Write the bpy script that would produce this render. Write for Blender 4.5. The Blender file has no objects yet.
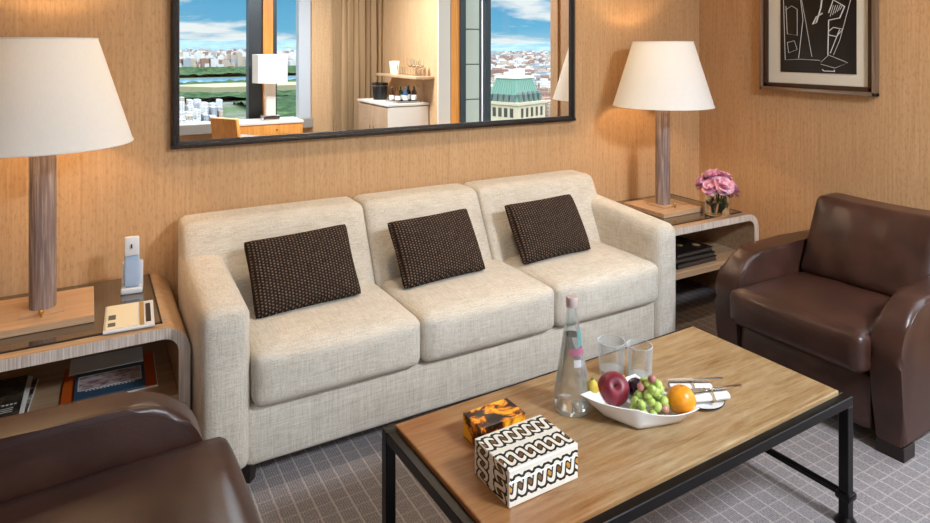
import bpy, bmesh, math, random
from mathutils import Vector, Matrix
R=math.radians; PI=math.pi
random.seed(7)
scn=bpy.context.scene
COL=scn.collection

# ------------------------------------------------------------------ helpers
def srgb(r,g,b):
    f=lambda c:(c/255/12.92) if c/255<=.04045 else ((c/255+.055)/1.055)**2.4
    return (f(r),f(g),f(b),1)

class NT:
    """small node-graph helper"""
    def __init__(s,name):
        s.m=bpy.data.materials.new(name); s.m.use_nodes=True
        s.t=s.m.node_tree; s.t.nodes.clear()
        s.out=s.n('ShaderNodeOutputMaterial')
    def n(s,typ,**k):
        d=s.t.nodes.new(typ)
        for a,b in k.items(): setattr(d,a,b)
        return d
    def l(s,a,b): s.t.links.new(a,b)
    def put(s,sock,v):
        if hasattr(v,'is_output') : s.l(v,sock)
        else: sock.default_value=v
    def coord(s,kind='Object',scale=(1,1,1),rot=(0,0,0),loc=(0,0,0)):
        c=s.n('ShaderNodeTexCoord'); mp=s.n('ShaderNodeMapping')
        mp.inputs['Scale'].default_value=scale; mp.inputs['Rotation'].default_value=rot; mp.inputs['Location'].default_value=loc
        s.l(c.outputs[kind],mp.inputs['Vector']); return mp.outputs['Vector']
    def noise(s,vec,scale=5,detail=4,rough=.55,dist=0):
        d=s.n('ShaderNodeTexNoise'); s.l(vec,d.inputs['Vector'])
        d.inputs['Scale'].default_value=scale; d.inputs['Detail'].default_value=detail
        d.inputs['Roughness'].default_value=rough; d.inputs['Distortion'].default_value=dist
        return d.outputs['Fac']
    def vor(s,vec,scale=5,feature='F1',out='Distance'):
        d=s.n('ShaderNodeTexVoronoi'); d.feature=feature; s.l(vec,d.inputs['Vector']); d.inputs['Scale'].default_value=scale
        return d.outputs[out]
    def ramp(s,fac,stops,interp='LINEAR'):
        d=s.n('ShaderNodeValToRGB'); cr=d.color_ramp; cr.interpolation=interp
        while len(cr.elements)>1: cr.elements.remove(cr.elements[0])
        cr.elements[0].position=stops[0][0]; cr.elements[0].color=stops[0][1]
        for p,c in stops[1:]:
            e=cr.elements.new(p); e.color=c
        s.l(fac,d.inputs['Fac']); return d.outputs['Color']
    def mix(s,f,a,b,mode='MIX'):
        d=s.n('ShaderNodeMix'); d.data_type='RGBA'; d.blend_type=mode
        s.put(d.inputs[0],f); s.put(d.inputs[6],a); s.put(d.inputs[7],b); return d.outputs[2]
    def M(s,op,a,b=0.0,c=0.0):
        d=s.n('ShaderNodeMath'); d.operation=op
        s.put(d.inputs[0],a); s.put(d.inputs[1],b); s.put(d.inputs[2],c); return d.outputs[0]
    def sep(s,v):
        d=s.n('ShaderNodeSeparateXYZ'); s.l(v,d.inputs[0]); return d.outputs
    def bump(s,h,strength=.3,dist=.01):
        d=s.n('ShaderNodeBump'); d.inputs['Strength'].default_value=strength; d.inputs['Distance'].default_value=dist
        s.l(h,d.inputs['Height']); return d.outputs['Normal']
    def pbr(s,col,rough=.5,metal=0,spec=.5,nrm=None,**k):
        p=s.n('ShaderNodeBsdfPrincipled')
        s.put(p.inputs['Base Color'],col); s.put(p.inputs['Roughness'],rough); s.put(p.inputs['Metallic'],metal)
        p.inputs['Specular IOR Level'].default_value=spec
        if nrm is not None: s.l(nrm,p.inputs['Normal'])
        for a,b in k.items(): s.put(p.inputs[a.replace('_',' ')],b)
        s.l(p.outputs[0],s.out.inputs['Surface']); return s.m
def plain(name,col,rough=.5,metal=0,spec=.5,**k):
    n=NT(name)
    v=n.noise(n.coord('Object'),25,3)
    c=n.mix(n.M('MULTIPLY',v,.12),col,tuple(x*.75 for x in col[:3])+(1,))
    return n.pbr(c,rough,metal,spec,**k)
def wood(name,dark,mid,light,axis='Z',fine=60,figure=.5,rough=.45,bands=0.0):
    n=NT(name)
    st={'X':(.045,1,1),'Y':(1,.045,1),'Z':(1,1,.045)}[axis]
    v=n.coord('Object',scale=st)
    a=n.noise(v,fine,6,.6,.3)
    w=n.noise(n.coord('Object',scale=tuple(1 if x==1 else .25 for x in st)),7,3,.5,.6)
    cr=n.ramp(a,[(.28,dark),(.5,mid),(.74,light)])
    c=n.mix(n.M('MULTIPLY',w,figure),cr,n.ramp(w,[(.35,dark),(.65,light)]))
    return n.pbr(c,rough,0,.35,n.bump(a,.12,.004))

# ---- materials
MT={}
def veneer():
    n=NT('oak_veneer')
    a=n.noise(n.coord('Object',scale=(1,1,.03)),90,5,.6,.2)
    f=n.noise(n.coord('Object',scale=(1,1,.3)),110,3,.65)       # short flecks across the grain
    g=n.noise(n.coord('Object',scale=(1,1,.08)),3,3,.5)
    c=n.ramp(a,[(.28,srgb(198,155,110)),(.5,srgb(211,169,123)),(.72,srgb(220,181,137))])
    c=n.mix(n.M('MULTIPLY',n.ramp(f,[(.52,(0,0,0,1)),(.64,(1,1,1,1))]),.42),c,srgb(170,126,88))
    c=n.mix(n.M('MULTIPLY',n.ramp(g,[(.4,(0,0,0,1)),(.6,(1,1,1,1))]),.22),c,srgb(192,150,106))
    return n.pbr(c,.5,0,.3,n.bump(a,.1,.003))
MT['wall']=veneer()
MT['oak']=wood('limed_oak_table',srgb(160,126,94),srgb(184,150,116),srgb(204,174,142),'X',70,.4,.4)
def limed():
    n=NT('limed_edge')
    v=n.coord('Object',scale=(1,1,.02))
    a=n.noise(v,260,3,.6)
    c=n.ramp(a,[(.3,srgb(176,152,136)),(.5,srgb(212,194,180)),(.7,srgb(236,226,216))])
    return n.pbr(c,.5,0,.3,n.bump(a,.15,.002))
MT['limed']=limed()
MT['column']=wood('cerused_column',srgb(112,90,82),srgb(146,122,112),srgb(204,188,178),'Z',120,.3,.5)
MT['plinth']=wood('oak_plinth',srgb(182,140,104),srgb(200,160,122),srgb(214,180,144),'X',70,.3,.4)
MT['glasstop']=plain('bronze_glass',srgb(74,62,50),.06,0,.7,Coat_Weight=.6)
def linen():
    n=NT('cream_linen')
    v=n.noise(n.coord('Object',scale=(1,1,.035)),420,3,.7)
    h=n.noise(n.coord('Object',scale=(1,.035,1)),420,3,.7)
    d=n.noise(n.coord('Object',scale=(.035,1,1)),420,3,.7)
    s=n.M('ADD',n.M('ADD',v,h),d)
    s=n.M('MULTIPLY',s,.3333); blot=n.noise(n.coord('Object'),14,3,.5); s=n.M('ADD',s,n.M('MULTIPLY',n.M('SUBTRACT',blot,.5),.10))
    c=n.ramp(s,[(.36,srgb(162,150,134)),(.5,srgb(210,199,183)),(.62,srgb(230,222,209))])
    return n.pbr(c,.9,0,.15,n.bump(s,.35,.003),Sheen_Weight=.15)
MT['linen']=linen()
def leather(name,c0,c1,c2,rough=.36):
    n=NT(name)
    v=n.vor(n.coord('Object'),260,'F1'); w=n.noise(n.coord('Object'),6,4,.6)
    fold=n.noise(n.coord('Object',scale=(1,1,2.2)),9,3,.6,1.2)
    c=n.ramp(w,[(.3,c0),(.55,c1),(.8,c2)])
    rg=n.M('ADD',n.M('MULTIPLY',w,.2),rough-.08)
    h=n.M('ADD',n.M('MULTIPLY',v,.2),n.M('MULTIPLY',fold,.8))
    return n.pbr(c,rg,0,.5,n.bump(h,.16,.004))
MT['leather']=leather('brown_leather',srgb(50,30,23),srgb(66,40,31),srgb(82,52,41),.32)
MT['plum_leather']=leather('brown_leather_piping',srgb(50,30,24),srgb(60,38,30),srgb(70,46,38))
def knit():
    n=NT('dark_knit')
    x,y,z=n.sep(n.coord('Object',scale=(1,1,1)))
    u=n.M('MULTIPLY',x,2*PI/.0125); w=n.M('MULTIPLY',z,2*PI/.011)
    su=n.M('SINE',u); row=n.M('SINE',n.M('ADD',w,n.M('MULTIPLY',n.M('SIGN',n.M('SINE',n.M('MULTIPLY',u,.5))),PI/2)))
    h=n.M('MULTIPLY',n.M('ADD',su,1),n.M('ADD',row,1))
    no=n.noise(n.coord('Object'),90,3)
    k=n.M('MULTIPLY',n.M('MULTIPLY',h,.25),no)
    c=n.ramp(k,[(0,srgb(44,34,30)),(.15,srgb(64,51,44)),(.5,srgb(140,118,98))])
    return n.pbr(c,.95,0,.1,n.bump(h,.6,.003))
MT['knit']=knit()
MT['foot']=plain('dark_wood_foot',srgb(34,24,20),.4)
MT['frame_black']=None
def ebony():
    n=NT('carved_black_frame')
    v=n.noise(n.coord('Object',scale=(1,1,1)),160,4,.7)
    c=n.ramp(v,[(.35,srgb(22,18,17)),(.6,srgb(52,44,40)),(.8,srgb(96,88,84))])
    return n.pbr(c,.35,.2,.5,n.bump(v,.6,.004))
MT['frame_black']=ebony()
def mirror():
    n=NT('mirror_silver'); g=n.n('ShaderNodeBsdfGlossy'); g.inputs['Roughness'].default_value=0; g.inputs['Color'].default_value=(.94,.95,.94,1)
    n.l(g.outputs[0],n.out.inputs['Surface']); return n.m
MT['mirror']=mirror()
MT['iron']=plain('black_iron',srgb(26,24,24),.32,.7,.5)
def stone():
    n=NT('honey_travertine')
    a=n.noise(n.coord('Object',scale=(.09,1,1),rot=(0,0,.04)),62,7,.72,.5)
    b=n.noise(n.coord('Object',scale=(.5,1,1)),5,6,.7,1.0)
    p=n.noise(n.coord('Object',scale=(.35,1,1)),120,3,.6)
    c=n.ramp(a,[(.30,srgb(98,68,38)),(.42,srgb(140,108,70)),(.55,srgb(164,136,98)),(.72,srgb(186,164,130))])
    c=n.mix(n.M('MULTIPLY',b,.55),c,n.ramp(b,[(.34,srgb(124,80,36)),(.5,srgb(160,128,86)),(.66,srgb(190,170,136))]))
    # warm reflected glow painted into the slab's colour, stronger towards its left end
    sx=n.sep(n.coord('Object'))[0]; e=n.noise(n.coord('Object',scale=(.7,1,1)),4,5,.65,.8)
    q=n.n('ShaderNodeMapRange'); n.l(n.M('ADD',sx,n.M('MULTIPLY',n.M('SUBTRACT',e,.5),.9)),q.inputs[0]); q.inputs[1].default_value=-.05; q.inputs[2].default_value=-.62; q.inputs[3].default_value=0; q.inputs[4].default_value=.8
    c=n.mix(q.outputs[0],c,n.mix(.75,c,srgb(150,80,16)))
    c=n.mix(n.ramp(p,[(.27,(.45,.45,.45,1)),(.36,(0,0,0,1))]),c,srgb(120,84,46))
    return n.pbr(c,n.M('ADD',n.M('MULTIPLY',a,.2),.22),0,.45,n.bump(p,.08,.002))
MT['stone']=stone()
def carpet():
    n=NT('taupe_carpet')
    co=n.coord('Object'); x,y,z=n.sep(co)
    wob=n.M('MULTIPLY',n.noise(co,40,2),.006)
    def line(c,per,w):
        f=n.M('FRACT',n.M('DIVIDE',n.M('ADD',c,wob),per)); d=n.M('ABSOLUTE',n.M('SUBTRACT',f,.5))
        q=n.n('ShaderNodeMapRange'); n.l(d,q.inputs[0]); q.inputs[1].default_value=w; q.inputs[2].default_value=w*.35; q.inputs[3].default_value=0; q.inputs[4].default_value=1
        return q.outputs[0]
    g=n.M('MAXIMUM',line(x,.054,.07),n.M('MULTIPLY',line(y,.054,.07),.5))
    pile=n.noise(n.coord('Object',scale=(1,.4,1)),300,3,.75)
    rib=n.M('ADD',n.M('MULTIPLY',n.M('SINE',n.M('MULTIPLY',x,2*PI/.0077)),.5),.5)
    big=n.noise(co,3,3)
    c=n.ramp(pile,[(.3,srgb(100,93,93)),(.5,srgb(140,133,133)),(.7,srgb(174,167,168))])
    c=n.mix(n.M('MULTIPLY',n.M('MULTIPLY',rib,pile),.8),c,srgb(86,72,66))
    c=n.mix(n.M('MULTIPLY',g,n.M('ADD',n.M('MULTIPLY',pile,.5),.25)),c,srgb(200,186,176))
    h=n.M('ADD',n.M('MULTIPLY',pile,.6),n.M('ADD',n.M('MULTIPLY',g,.5),n.M('MULTIPLY',rib,.3)))
    return n.pbr(c,.95,0,.1,n.bump(h,.5,.005))
MT['carpet']=carpet()
MT['ceiling']=plain('ceiling_paint',srgb(236,230,220),.8)
def shade():
    n=NT('lamp_shade_cloth')
    v=n.noise(n.coord('Object',scale=(1,1,.1)),160,3)
    c=n.ramp(v,[(.3,srgb(247,243,236)),(.7,srgb(250,247,241))])
    d=n.n('ShaderNodeBsdfDiffuse'); t=n.n('ShaderNodeBsdfTranslucent'); n.l(c,d.inputs[0]); n.l(c,t.inputs[0])
    m=n.n('ShaderNodeMixShader'); m.inputs[0].default_value=.05; n.l(d.outputs[0],m.inputs[1]); n.l(t.outputs[0],m.inputs[2])
    n.l(m.outputs[0],n.out.inputs['Surface']); return n.m
MT['shade']=shade()
def emit(name,col,s):
    n=NT(name); e=n.n('ShaderNodeEmission'); e.inputs[0].default_value=col; e.inputs[1].default_value=s
    n.l(e.outputs[0],n.out.inputs['Surface']); return n.m
MT['brass']=plain('brass',srgb(200,160,90),.25,1)
MT['steel']=plain('brushed_steel',srgb(190,180,170),.3,1)
MT['chrome']=plain('polished_silver',srgb(215,212,208),.14,1)
def glass(name,col=(1,1,1,1),rough=0,ior=1.45):
    n=NT(name); return n.pbr(col,rough,0,.5,None,Transmission_Weight=1.0,IOR=ior)
MT['glass']=glass('clear_glass',(.97,.99,.985,1))
def thin_glass(name,haze,tint):
    n=NT(name); t=n.n('ShaderNodeBsdfTransparent'); t.inputs[0].default_value=tint
    g=n.n('ShaderNodeBsdfGlossy'); g.inputs['Roughness'].default_value=.02
    d=n.n('ShaderNodeBsdfDiffuse'); d.inputs[0].default_value=(.9,.93,.95,1)
    w=n.n('ShaderNodeLayerWeight'); w.inputs[0].default_value=.35
    m=n.n('ShaderNodeMixShader'); n.l(n.M('ADD',n.M('MULTIPLY',w.outputs['Facing'],haze*2.2),haze*.35),m.inputs[0]); n.l(t.outputs[0],m.inputs[1]); n.l(d.outputs[0],m.inputs[2])
    m2=n.n('ShaderNodeMixShader'); n.l(n.M('ADD',n.M('MULTIPLY',w.outputs['Fresnel'],.35),.02),m2.inputs[0]); n.l(m.outputs[0],m2.inputs[1]); n.l(g.outputs[0],m2.inputs[2])
    n.l(m2.outputs[0],n.out.inputs['Surface']); return n.m
MT['tumbler']=thin_glass('tumbler_glass',.13,(.96,.975,.98,1))
MT['rimglass']=thin_glass('glass_edge',.34,(.96,.98,.98,1))
MT['bottle']=thin_glass('bottle_glass',.07,(.95,.975,.98,1))
MT['water']=glass('water',(.97,.985,1,1),0,1.33)
def pane():
    n=NT('window_glass'); t=n.n('ShaderNodeBsdfTransparent'); g=n.n('ShaderNodeBsdfGlossy'); g.inputs['Roughness'].default_value=0
    t.inputs[0].default_value=(.86,.90,.89,1)
    m=n.n('ShaderNodeMixShader'); m.inputs[0].default_value=.035; n.l(t.outputs[0],m.inputs[1]); n.l(g.outputs[0],m.inputs[2])
    n.l(m.outputs[0],n.out.inputs['Surface']); return n.m
MT['pane']=pane()
MT['porcelain']=plain('white_porcelain',srgb(236,234,232),.18,0,.5,Coat_Weight=.3)
MT['white_plastic']=plain('white_plastic',srgb(226,228,232),.3)
MT['handset']=plain('pale_blue_plastic',srgb(176,198,226),.22)
MT['black_plastic']=plain('black_plastic',srgb(20,20,22),.3)
MT['paper']=plain('white_paper',srgb(236,232,222),.7)
MT['cream']=plain('cream_card',srgb(238,226,196),.6)
MT['tan']=plain('tan_strip',srgb(176,140,84),.5)
MT['grey_mark']=plain('grey_print',srgb(96,92,84),.6)
MT['orange_paper']=plain('orange_cover',srgb(206,92,24),.5)
MT['blue_paper']=plain('blue_cover',srgb(56,84,108),.4)
MT['black_paper']=plain('black_cover',srgb(24,22,22),.35)
MT['white_ink']=plain('white_ink',srgb(230,228,222),.6)
MT['art_black']=plain('black_print',srgb(18,16,18),.35)
def cover_photo(name,a,b,c):
    n=NT(name); v=n.noise(n.coord('Object',scale=(1,1.8,1)),28,5,.6,.8)
    return n.pbr(n.ramp(v,[(.32,a),(.5,b),(.68,c)]),.35)
MT['photo_arches']=cover_photo('cover_picture',srgb(60,44,44),srgb(188,160,160),srgb(226,206,200))
MT['photo_dark']=cover_photo('dark_cover_picture',srgb(20,20,18),srgb(44,44,38),srgb(112,94,74))
MT['spine']=cover_photo('patterned_spine',srgb(24,20,20),srgb(60,40,36),srgb(226,216,206))
MT['silver_frame']=plain('pewter_frame',srgb(166,154,142),.28,.85)
MT['bronze_frame']=plain('bronze_frame',srgb(82,62,48),.35,.6)
MT['mat']=plain('mat_board',srgb(236,230,212),.8)
MT['taupe_curtain']=plain('curtain_cloth',srgb(172,138,98),.9)
MT['sheer']=plain('pale_frame_paint',srgb(190,194,198),.5)
MT['dark_metal']=plain('dark_window_metal',srgb(58,62,64),.4,.4)
MT['ledge']=plain('grey_ledge_paint',srgb(148,138,126),.5)
MT['orange_wood']=wood('honey_wood',srgb(200,120,50),srgb(224,146,66),srgb(236,168,88),'Z',60,.3,.4)
MT['minibar']=plain('pale_lacquer',srgb(226,212,196),.35)
MT['stone_grey']=plain('limestone_cladding',srgb(180,180,166),.8)
MT['joint']=plain('stone_joint',srgb(104,104,96),.9)

# ---- mesh builder
class B:
    def __init__(s): s.b=bmesh.new(); s.mi=0
    def _mi(s,geom):
        for f in geom: f.material_index=s.mi
    def box(s,c,d,bev=0,seg=3,rz=0,rx=0,ry=0,sub=0):
        r=bmesh.ops.create_cube(s.b,size=1); vs=r['verts']
        for v in vs: v.co=Vector((v.co.x*d[0],v.co.y*d[1],v.co.z*d[2]))
        fs=list({f for v in vs for f in v.link_faces})
        if bev>0:
            es=list({e for v in vs for e in v.link_edges})
            q=bmesh.ops.bevel(s.b,geom=es,offset=bev,segments=seg,affect='EDGES',profile=.5)
            vs=list({v for f in q['faces'] for v in f.verts}|{v for v in vs if v.is_valid}); 
            fs=list({f for v in vs for f in v.link_faces}); vs=list({v for f in fs for v in f.verts})
        m=Matrix.Translation(c)@Matrix.Rotation(rz,4,'Z')@Matrix.Rotation(ry,4,'Y')@Matrix.Rotation(rx,4,'X')
        for v in vs: v.co=m@v.co
        s._mi(fs); return vs
    def cyl(s,p0,p1,r0,r1=None,n=24,cap=True):
        r1=r0 if r1 is None else r1
        p0=Vector(p0);p1=Vector(p1);ax=(p1-p0).normalized()
        u=ax.orthogonal().normalized();w=ax.cross(u)
        A=[s.b.verts.new(p0+(u*math.cos(2*PI*i/n)+w*math.sin(2*PI*i/n))*r0) for i in range(n)]
        C=[s.b.verts.new(p1+(u*math.cos(2*PI*i/n)+w*math.sin(2*PI*i/n))*r1) for i in range(n)]
        fs=[s.b.faces.new((A[i],A[(i+1)%n],C[(i+1)%n],C[i])) for i in range(n)]
        if cap: fs+= [s.b.faces.new(A[::-1]),s.b.faces.new(C)]
        s._mi(fs)
    def lathe(s,prof,c=(0,0,0),n=32,closed=False):
        rings=[];fs=[]
        for r,z in prof:
            if r<1e-6: rings.append([s.b.verts.new((c[0],c[1],c[2]+z))])
            else: rings.append([s.b.verts.new((c[0]+r*math.cos(2*PI*i/n),c[1]+r*math.sin(2*PI*i/n),c[2]+z)) for i in range(n)])
        pr=list(zip(rings,rings[1:]))
        if closed: pr.append((rings[-1],rings[0]))
        for a,b in pr:
            for i in range(n):
                j=(i+1)%n
                if len(a)==1 and len(b)==1: continue
                if len(a)==1: fs.append(s.b.faces.new((a[0],b[j],b[i])))
                elif len(b)==1: fs.append(s.b.faces.new((a[i],a[j],b[0])))
                else: fs.append(s.b.faces.new((a[i],a[j],b[j],b[i])))
        s._mi(fs)
    def tube(s,pts,r,n=8,closed=False):
        pts=[Vector(p) for p in pts]; k=len(pts); rings=[]; up=None
        rr=r if isinstance(r,(list,tuple)) else [r]*k
        for i,p in enumerate(pts):
            a=pts[(i-1)%k] if (closed or i>0) else p
            b=pts[(i+1)%k] if (closed or i<k-1) else p
            t=(b-a).normalized()
            if up is None: up=t.orthogonal().normalized()
            up=(up-t*up.dot(t)).normalized(); w=t.cross(up)
            rings.append([s.b.verts.new(p+(up*math.cos(2*PI*j/n)+w*math.sin(2*PI*j/n))*rr[i]) for j in range(n)])
        fs=[]
        for i in range(k if closed else k-1):
            A=rings[i];C=rings[(i+1)%k]
            for j in range(n): fs.append(s.b.faces.new((A[j],A[(j+1)%n],C[(j+1)%n],C[j])))
        if not closed: fs+=[s.b.faces.new(rings[0][::-1]),s.b.faces.new(rings[-1])]
        s._mi(fs)
    def prism(s,poly,axis,a,b,bev=0,seg=2):
        """outline of 2-D points extruded along axis from a to b"""
        def P(p,t):
            return {'X':(t,p[0],p[1]),'Y':(p[0],t,p[1]),'Z':(p[0],p[1],t)}[axis]
        A=[s.b.verts.new(P(p,a)) for p in poly]; C=[s.b.verts.new(P(p,b)) for p in poly]; k=len(poly)
        f1=s.b.faces.new(A); f2=s.b.faces.new(C[::-1])
        fs=[f1,f2]+[s.b.faces.new((A[i],C[i],C[(i+1)%k],A[(i+1)%k])) for i in range(k)]
        if bev>0:
            es=list(set(f1.edges)|set(f2.edges))
            q=bmesh.ops.bevel(s.b,geom=es,offset=bev,segments=seg,affect='EDGES',profile=.5)
            vs={v for f in q['faces'] for v in f.verts}; fs=list({f for v in vs for f in v.link_faces})
        s._mi([f for f in fs if f.is_valid])
    def ball(s,c,r,n=20,m=12,rot=None):
        if not isinstance(r,(tuple,list)): r=(r,r,r)
        q=bmesh.ops.create_uvsphere(s.b,u_segments=n,v_segments=m,radius=1)
        for v in q['verts']:
            p=Vector((v.co.x*r[0],v.co.y*r[1],v.co.z*r[2]))
            if rot: p=rot@p
            v.co=p+Vector(c)
        s._mi(list({f for v in q['verts'] for f in v.link_faces})); return q['verts']
    def quad(s,a,b,c,d):
        f=s.b.faces.new([s.b.verts.new(p) for p in (a,b,c,d)]); s._mi([f])
    def cushion(s,c,d,bev=.05,puff=(0,0,0),n=10,fn=None,pw=2.0):
        """rounded upholstered block, faces swollen by puff along each axis"""
        # grid cube built face by face with shared border vertices
        N=n+1; seen={}
        def gv(i,j,k):
            if (i,j,k) not in seen: seen[i,j,k]=s.b.verts.new((i/N-.5,j/N-.5,k/N-.5))
            return seen[i,j,k]
        for q_ in range(N):
            for r_ in range(N):
                for k in (0,N):
                    s.b.faces.new((gv(q_,r_,k),gv(q_+1,r_,k),gv(q_+1,r_+1,k),gv(q_,r_+1,k)))
                    s.b.faces.new((gv(q_,k,r_),gv(q_+1,k,r_),gv(q_+1,k,r_+1),gv(q_,k,r_+1)))
                    s.b.faces.new((gv(k,q_,r_),gv(k,q_+1,r_),gv(k,q_+1,r_+1),gv(k,q_,r_+1)))
        seen=list(seen.values())
        h=Vector(d)/2
        fs=list({f for v in seen for f in v.link_faces})
        for v in seen:
            u=v.co*2   # -1..1
            # redistribute grid lines towards the edges
            u=Vector([math.copysign(1-(1-abs(t))**1.35 if abs(t)<1 else 1,t) for t in u])
            p=Vector((u.x*h.x,u.y*h.y,u.z*h.z))
            inner=Vector([max(-(h[i]-bev),min(h[i]-bev,p[i])) for i in range(3)])
            dl=p-inner
            if dl.length>1e-9:
                k=max(abs(dl[0]),abs(dl[1]),abs(dl[2])); p=inner+dl.normalized()*k if sum(abs(x)>1e-9 for x in dl)>1 else p
            for i in range(3):
                j,k2=(i+1)%3,(i+2)%3
                p[i]+=u[i]*puff[i]*(1-abs(u[j])**pw)*(1-abs(u[k2])**pw)
            if fn: p=fn(p,u)
            v.co=p+Vector(c)
        s._mi(fs); return seen
    def done(s,name,mats,parent=None,smooth=35,loc=None,rot=None):
        bmesh.ops.recalc_face_normals(s.b,faces=s.b.faces[:])
        me=bpy.data.meshes.new(name); s.b.to_mesh(me); s.b.free()
        if not isinstance(mats,(list,tuple)): mats=[mats]
        for m in mats: me.materials.append(m)
        if smooth:
            for p in me.polygons: p.use_smooth=True
            me.set_sharp_from_angle(angle=R(smooth))
        o=bpy.data.objects.new(name,me); COL.objects.link(o)
        if parent: o.parent=parent
        if loc: o.location=loc
        if rot: o.rotation_euler=rot
        return o
def tag(o,label,cat,group=None,kind=None):
    o['label']=label; o['category']=cat
    if group: o['group']=group
    if kind: o['kind']=kind
    return o
def thing(name,label,cat,loc=(0,0,0),rz=0,group=None):
    o=bpy.data.objects.new(name,None); COL.objects.link(o); o.location=loc; o.rotation_euler=(0,0,rz)
    o.empty_display_size=.1
    return tag(o,label,cat,group)
def struct(o): o['kind']='structure'; return o
def copy_tree(o,parent=None):
    c=o.copy(); COL.objects.link(c)
    if parent: c.parent=parent
    for ch in list(o.children): copy_tree(ch,c)
    return c
def arc(cx,cy,r,a0,a1,n=8):
    return [(cx+r*math.cos(R(a0+(a1-a0)*i/n)),cy+r*math.sin(R(a0+(a1-a0)*i/n))) for i in range(n+1)]
def xf(r,d):   # room plan from camera-relative (right, forward) distances used when surveying
    s_,c_=math.sin(R(29.8)),math.cos(R(29.8)); return (s_*d+c_*r, c_*d-s_*r)

# ------------------------------------------------------------------ camera
cam=bpy.data.cameras.new('camera'); co=bpy.data.objects.new('camera',cam); COL.objects.link(co)
co.location=(0,0,1.45); co.rotation_euler=(R(90),0,R(-29.8))
cam.sensor_width=36; cam.lens=655/930*36; cam.shift_y=-(261.5-47)/930; cam.clip_start=.05; cam.clip_end=40000
scn.camera=co

# ------------------------------------------------------------------ room
XL,XR,YB,YF,ZC=-2.3,3.51,3.0,-2.6,2.7
b=B(); b.box(((XL+XR)/2,.2,-.05),(XR-XL+1,6.6,.1)); struct(b.done('floor',MT['carpet'],smooth=0))
b=B(); b.box(((XL+XR)/2,.2,ZC+.05),(XR-XL+1,6.6,.1)); struct(b.done('ceiling',MT['ceiling'],smooth=0))
b=B(); b.box(((XL+XR)/2,YB+.06,ZC/2),(XR-XL+.2,.12,ZC)); struct(b.done('wall_back',MT['wall'],smooth=0))
b=B(); b.box((XL-.06,.2,ZC/2),(.12,5.6,ZC)); struct(b.done('wall_left',MT['wall'],smooth=0))
# right wall with the side window (Y -0.79 .. 1.37)
WY0,WY1,WZ0,WZ1=-.79,1.37,.42,2.5; TH=.35
b=B()
b.box((XR+TH/2,(WY1+YB)/2+.06,ZC/2),(TH,YB-WY1+.12,ZC))
b.box((XR+TH/2,(YF+WY0)/2-.15,ZC/2),(TH,WY0-YF+.3,ZC))
b.box((XR+TH/2,(WY0+WY1)/2,WZ0/2),(TH,WY1-WY0,WZ0))
b.box((XR+TH/2,(WY0+WY1)/2,(WZ1+ZC)/2),(TH,WY1-WY0,ZC-WZ1))
struct(b.done('wall_right',MT['wall'],smooth=0))
# window wall opposite the sofa
VX0,VX1,VZ0,VZ1=-1.9,2.56,.50,2.5
b=B()
b.box(((XL+VX0)/2-.05,YF-.15,ZC/2),(VX0-XL+.1,.3,ZC))
b.box(((VX1+XR)/2,YF-.15,ZC/2),(XR-VX1,.3,ZC))
b.box(((VX0+VX1)/2,YF-.15,VZ0/2),(VX1-VX0,.3,VZ0))
b.box(((VX0+VX1)/2,YF-.15,(VZ1+ZC)/2),(VX1-VX0,.3,ZC-VZ1))
struct(b.done('wall_front',MT['wall'],smooth=0))
def skirting(n,c,d):
    b=B(); b.box(c,d,.004,2); struct(b.done('baseboard_'+n,MT['wall'],smooth=0))
skirting('back',((XL+XR)/2,YB-.006,.05),(XR-XL-.05,.012,.1))
skirting('right',(XR-.006,.2,.05),(.012,5.4,.1))
# ---- main window: frame, pier with an orange panel, panes, ledge
w=struct(bpy.data.objects.new('window_1',None)); COL.objects.link(w)
b=B(); yg=YF-.12
for x,wd in ((VX1-.08,.16),(VX0+.05,.1)): b.box((x,yg,(VZ0+VZ1)/2),(wd,.14,VZ1-VZ0),.006,2)
b.box(((VX0+VX1)/2,yg,VZ1-.04),(VX1-VX0,.1,.08)); 
b.done('window_frame',MT['sheer'],w,0)
b=B(); b.box(((VX0+VX1)/2,YF+.02,VZ0-.05),(VX1-VX0,.12,.12),.005,2); b.done('sill',MT['ledge'],w,0)
b=B()
for x,wd_ in ((1.84,.17),(2.08,.06),(.2,.05)): b.box((x,yg,(VZ0+VZ1)/2),(wd_,.16,VZ1-VZ0))
b.done('mullion',MT['dark_metal'],w,0)
b=B(); b.box((1.987,yg+.03,(VZ0+VZ1)/2),(.125,.2,VZ1-VZ0)); b.done('pier',MT['orange_wood'],w,0)
for x0,x1 in ((VX0+.1,.175),(.225,1.755),(2.11,VX1-.16)):
    b=B(); b.quad((x0,yg,VZ0),(x1,yg,VZ0),(x1,yg,VZ1-.08),(x0,yg,VZ1-.08)); b.done('pane',MT['pane'],w,0)
# ---- side window
w=struct(bpy.data.objects.new('window_2',None)); COL.objects.link(w)
xg=XR+TH-.04
b=B()
for y,wd in ((WY1-.03,.06),(WY0+.025,.05)): b.box((xg,y,(WZ0+WZ1)/2),(.07,wd,WZ1-WZ0))
b.box((xg,(WY0+WY1)/2,WZ1-.03),(.07,WY1-WY0,.06)); b.box((xg,(WY0+WY1)/2,WZ0+.03),(.07,WY1-WY0,.06))
b.done('window_frame',MT['dark_metal'],w,0)
b=B(); b.box((xg,-.255,(WZ0+WZ1)/2),(.075,.13,WZ1-WZ0)); b.done('mullion',MT['dark_metal'],w,0)
b=B(); b.box((xg-.03,-.240,(WZ0+WZ1)/2),(.03,.024,WZ1-WZ0)); b.done('mullion_strip',MT['white_plastic'],w,0)
b=B(); b.box((XR+.07,WY0+.012,(WZ0+WZ1)/2),(.16,.024,WZ1-WZ0)); b.done('jamb_lining',MT['minibar'],w,0)
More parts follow.
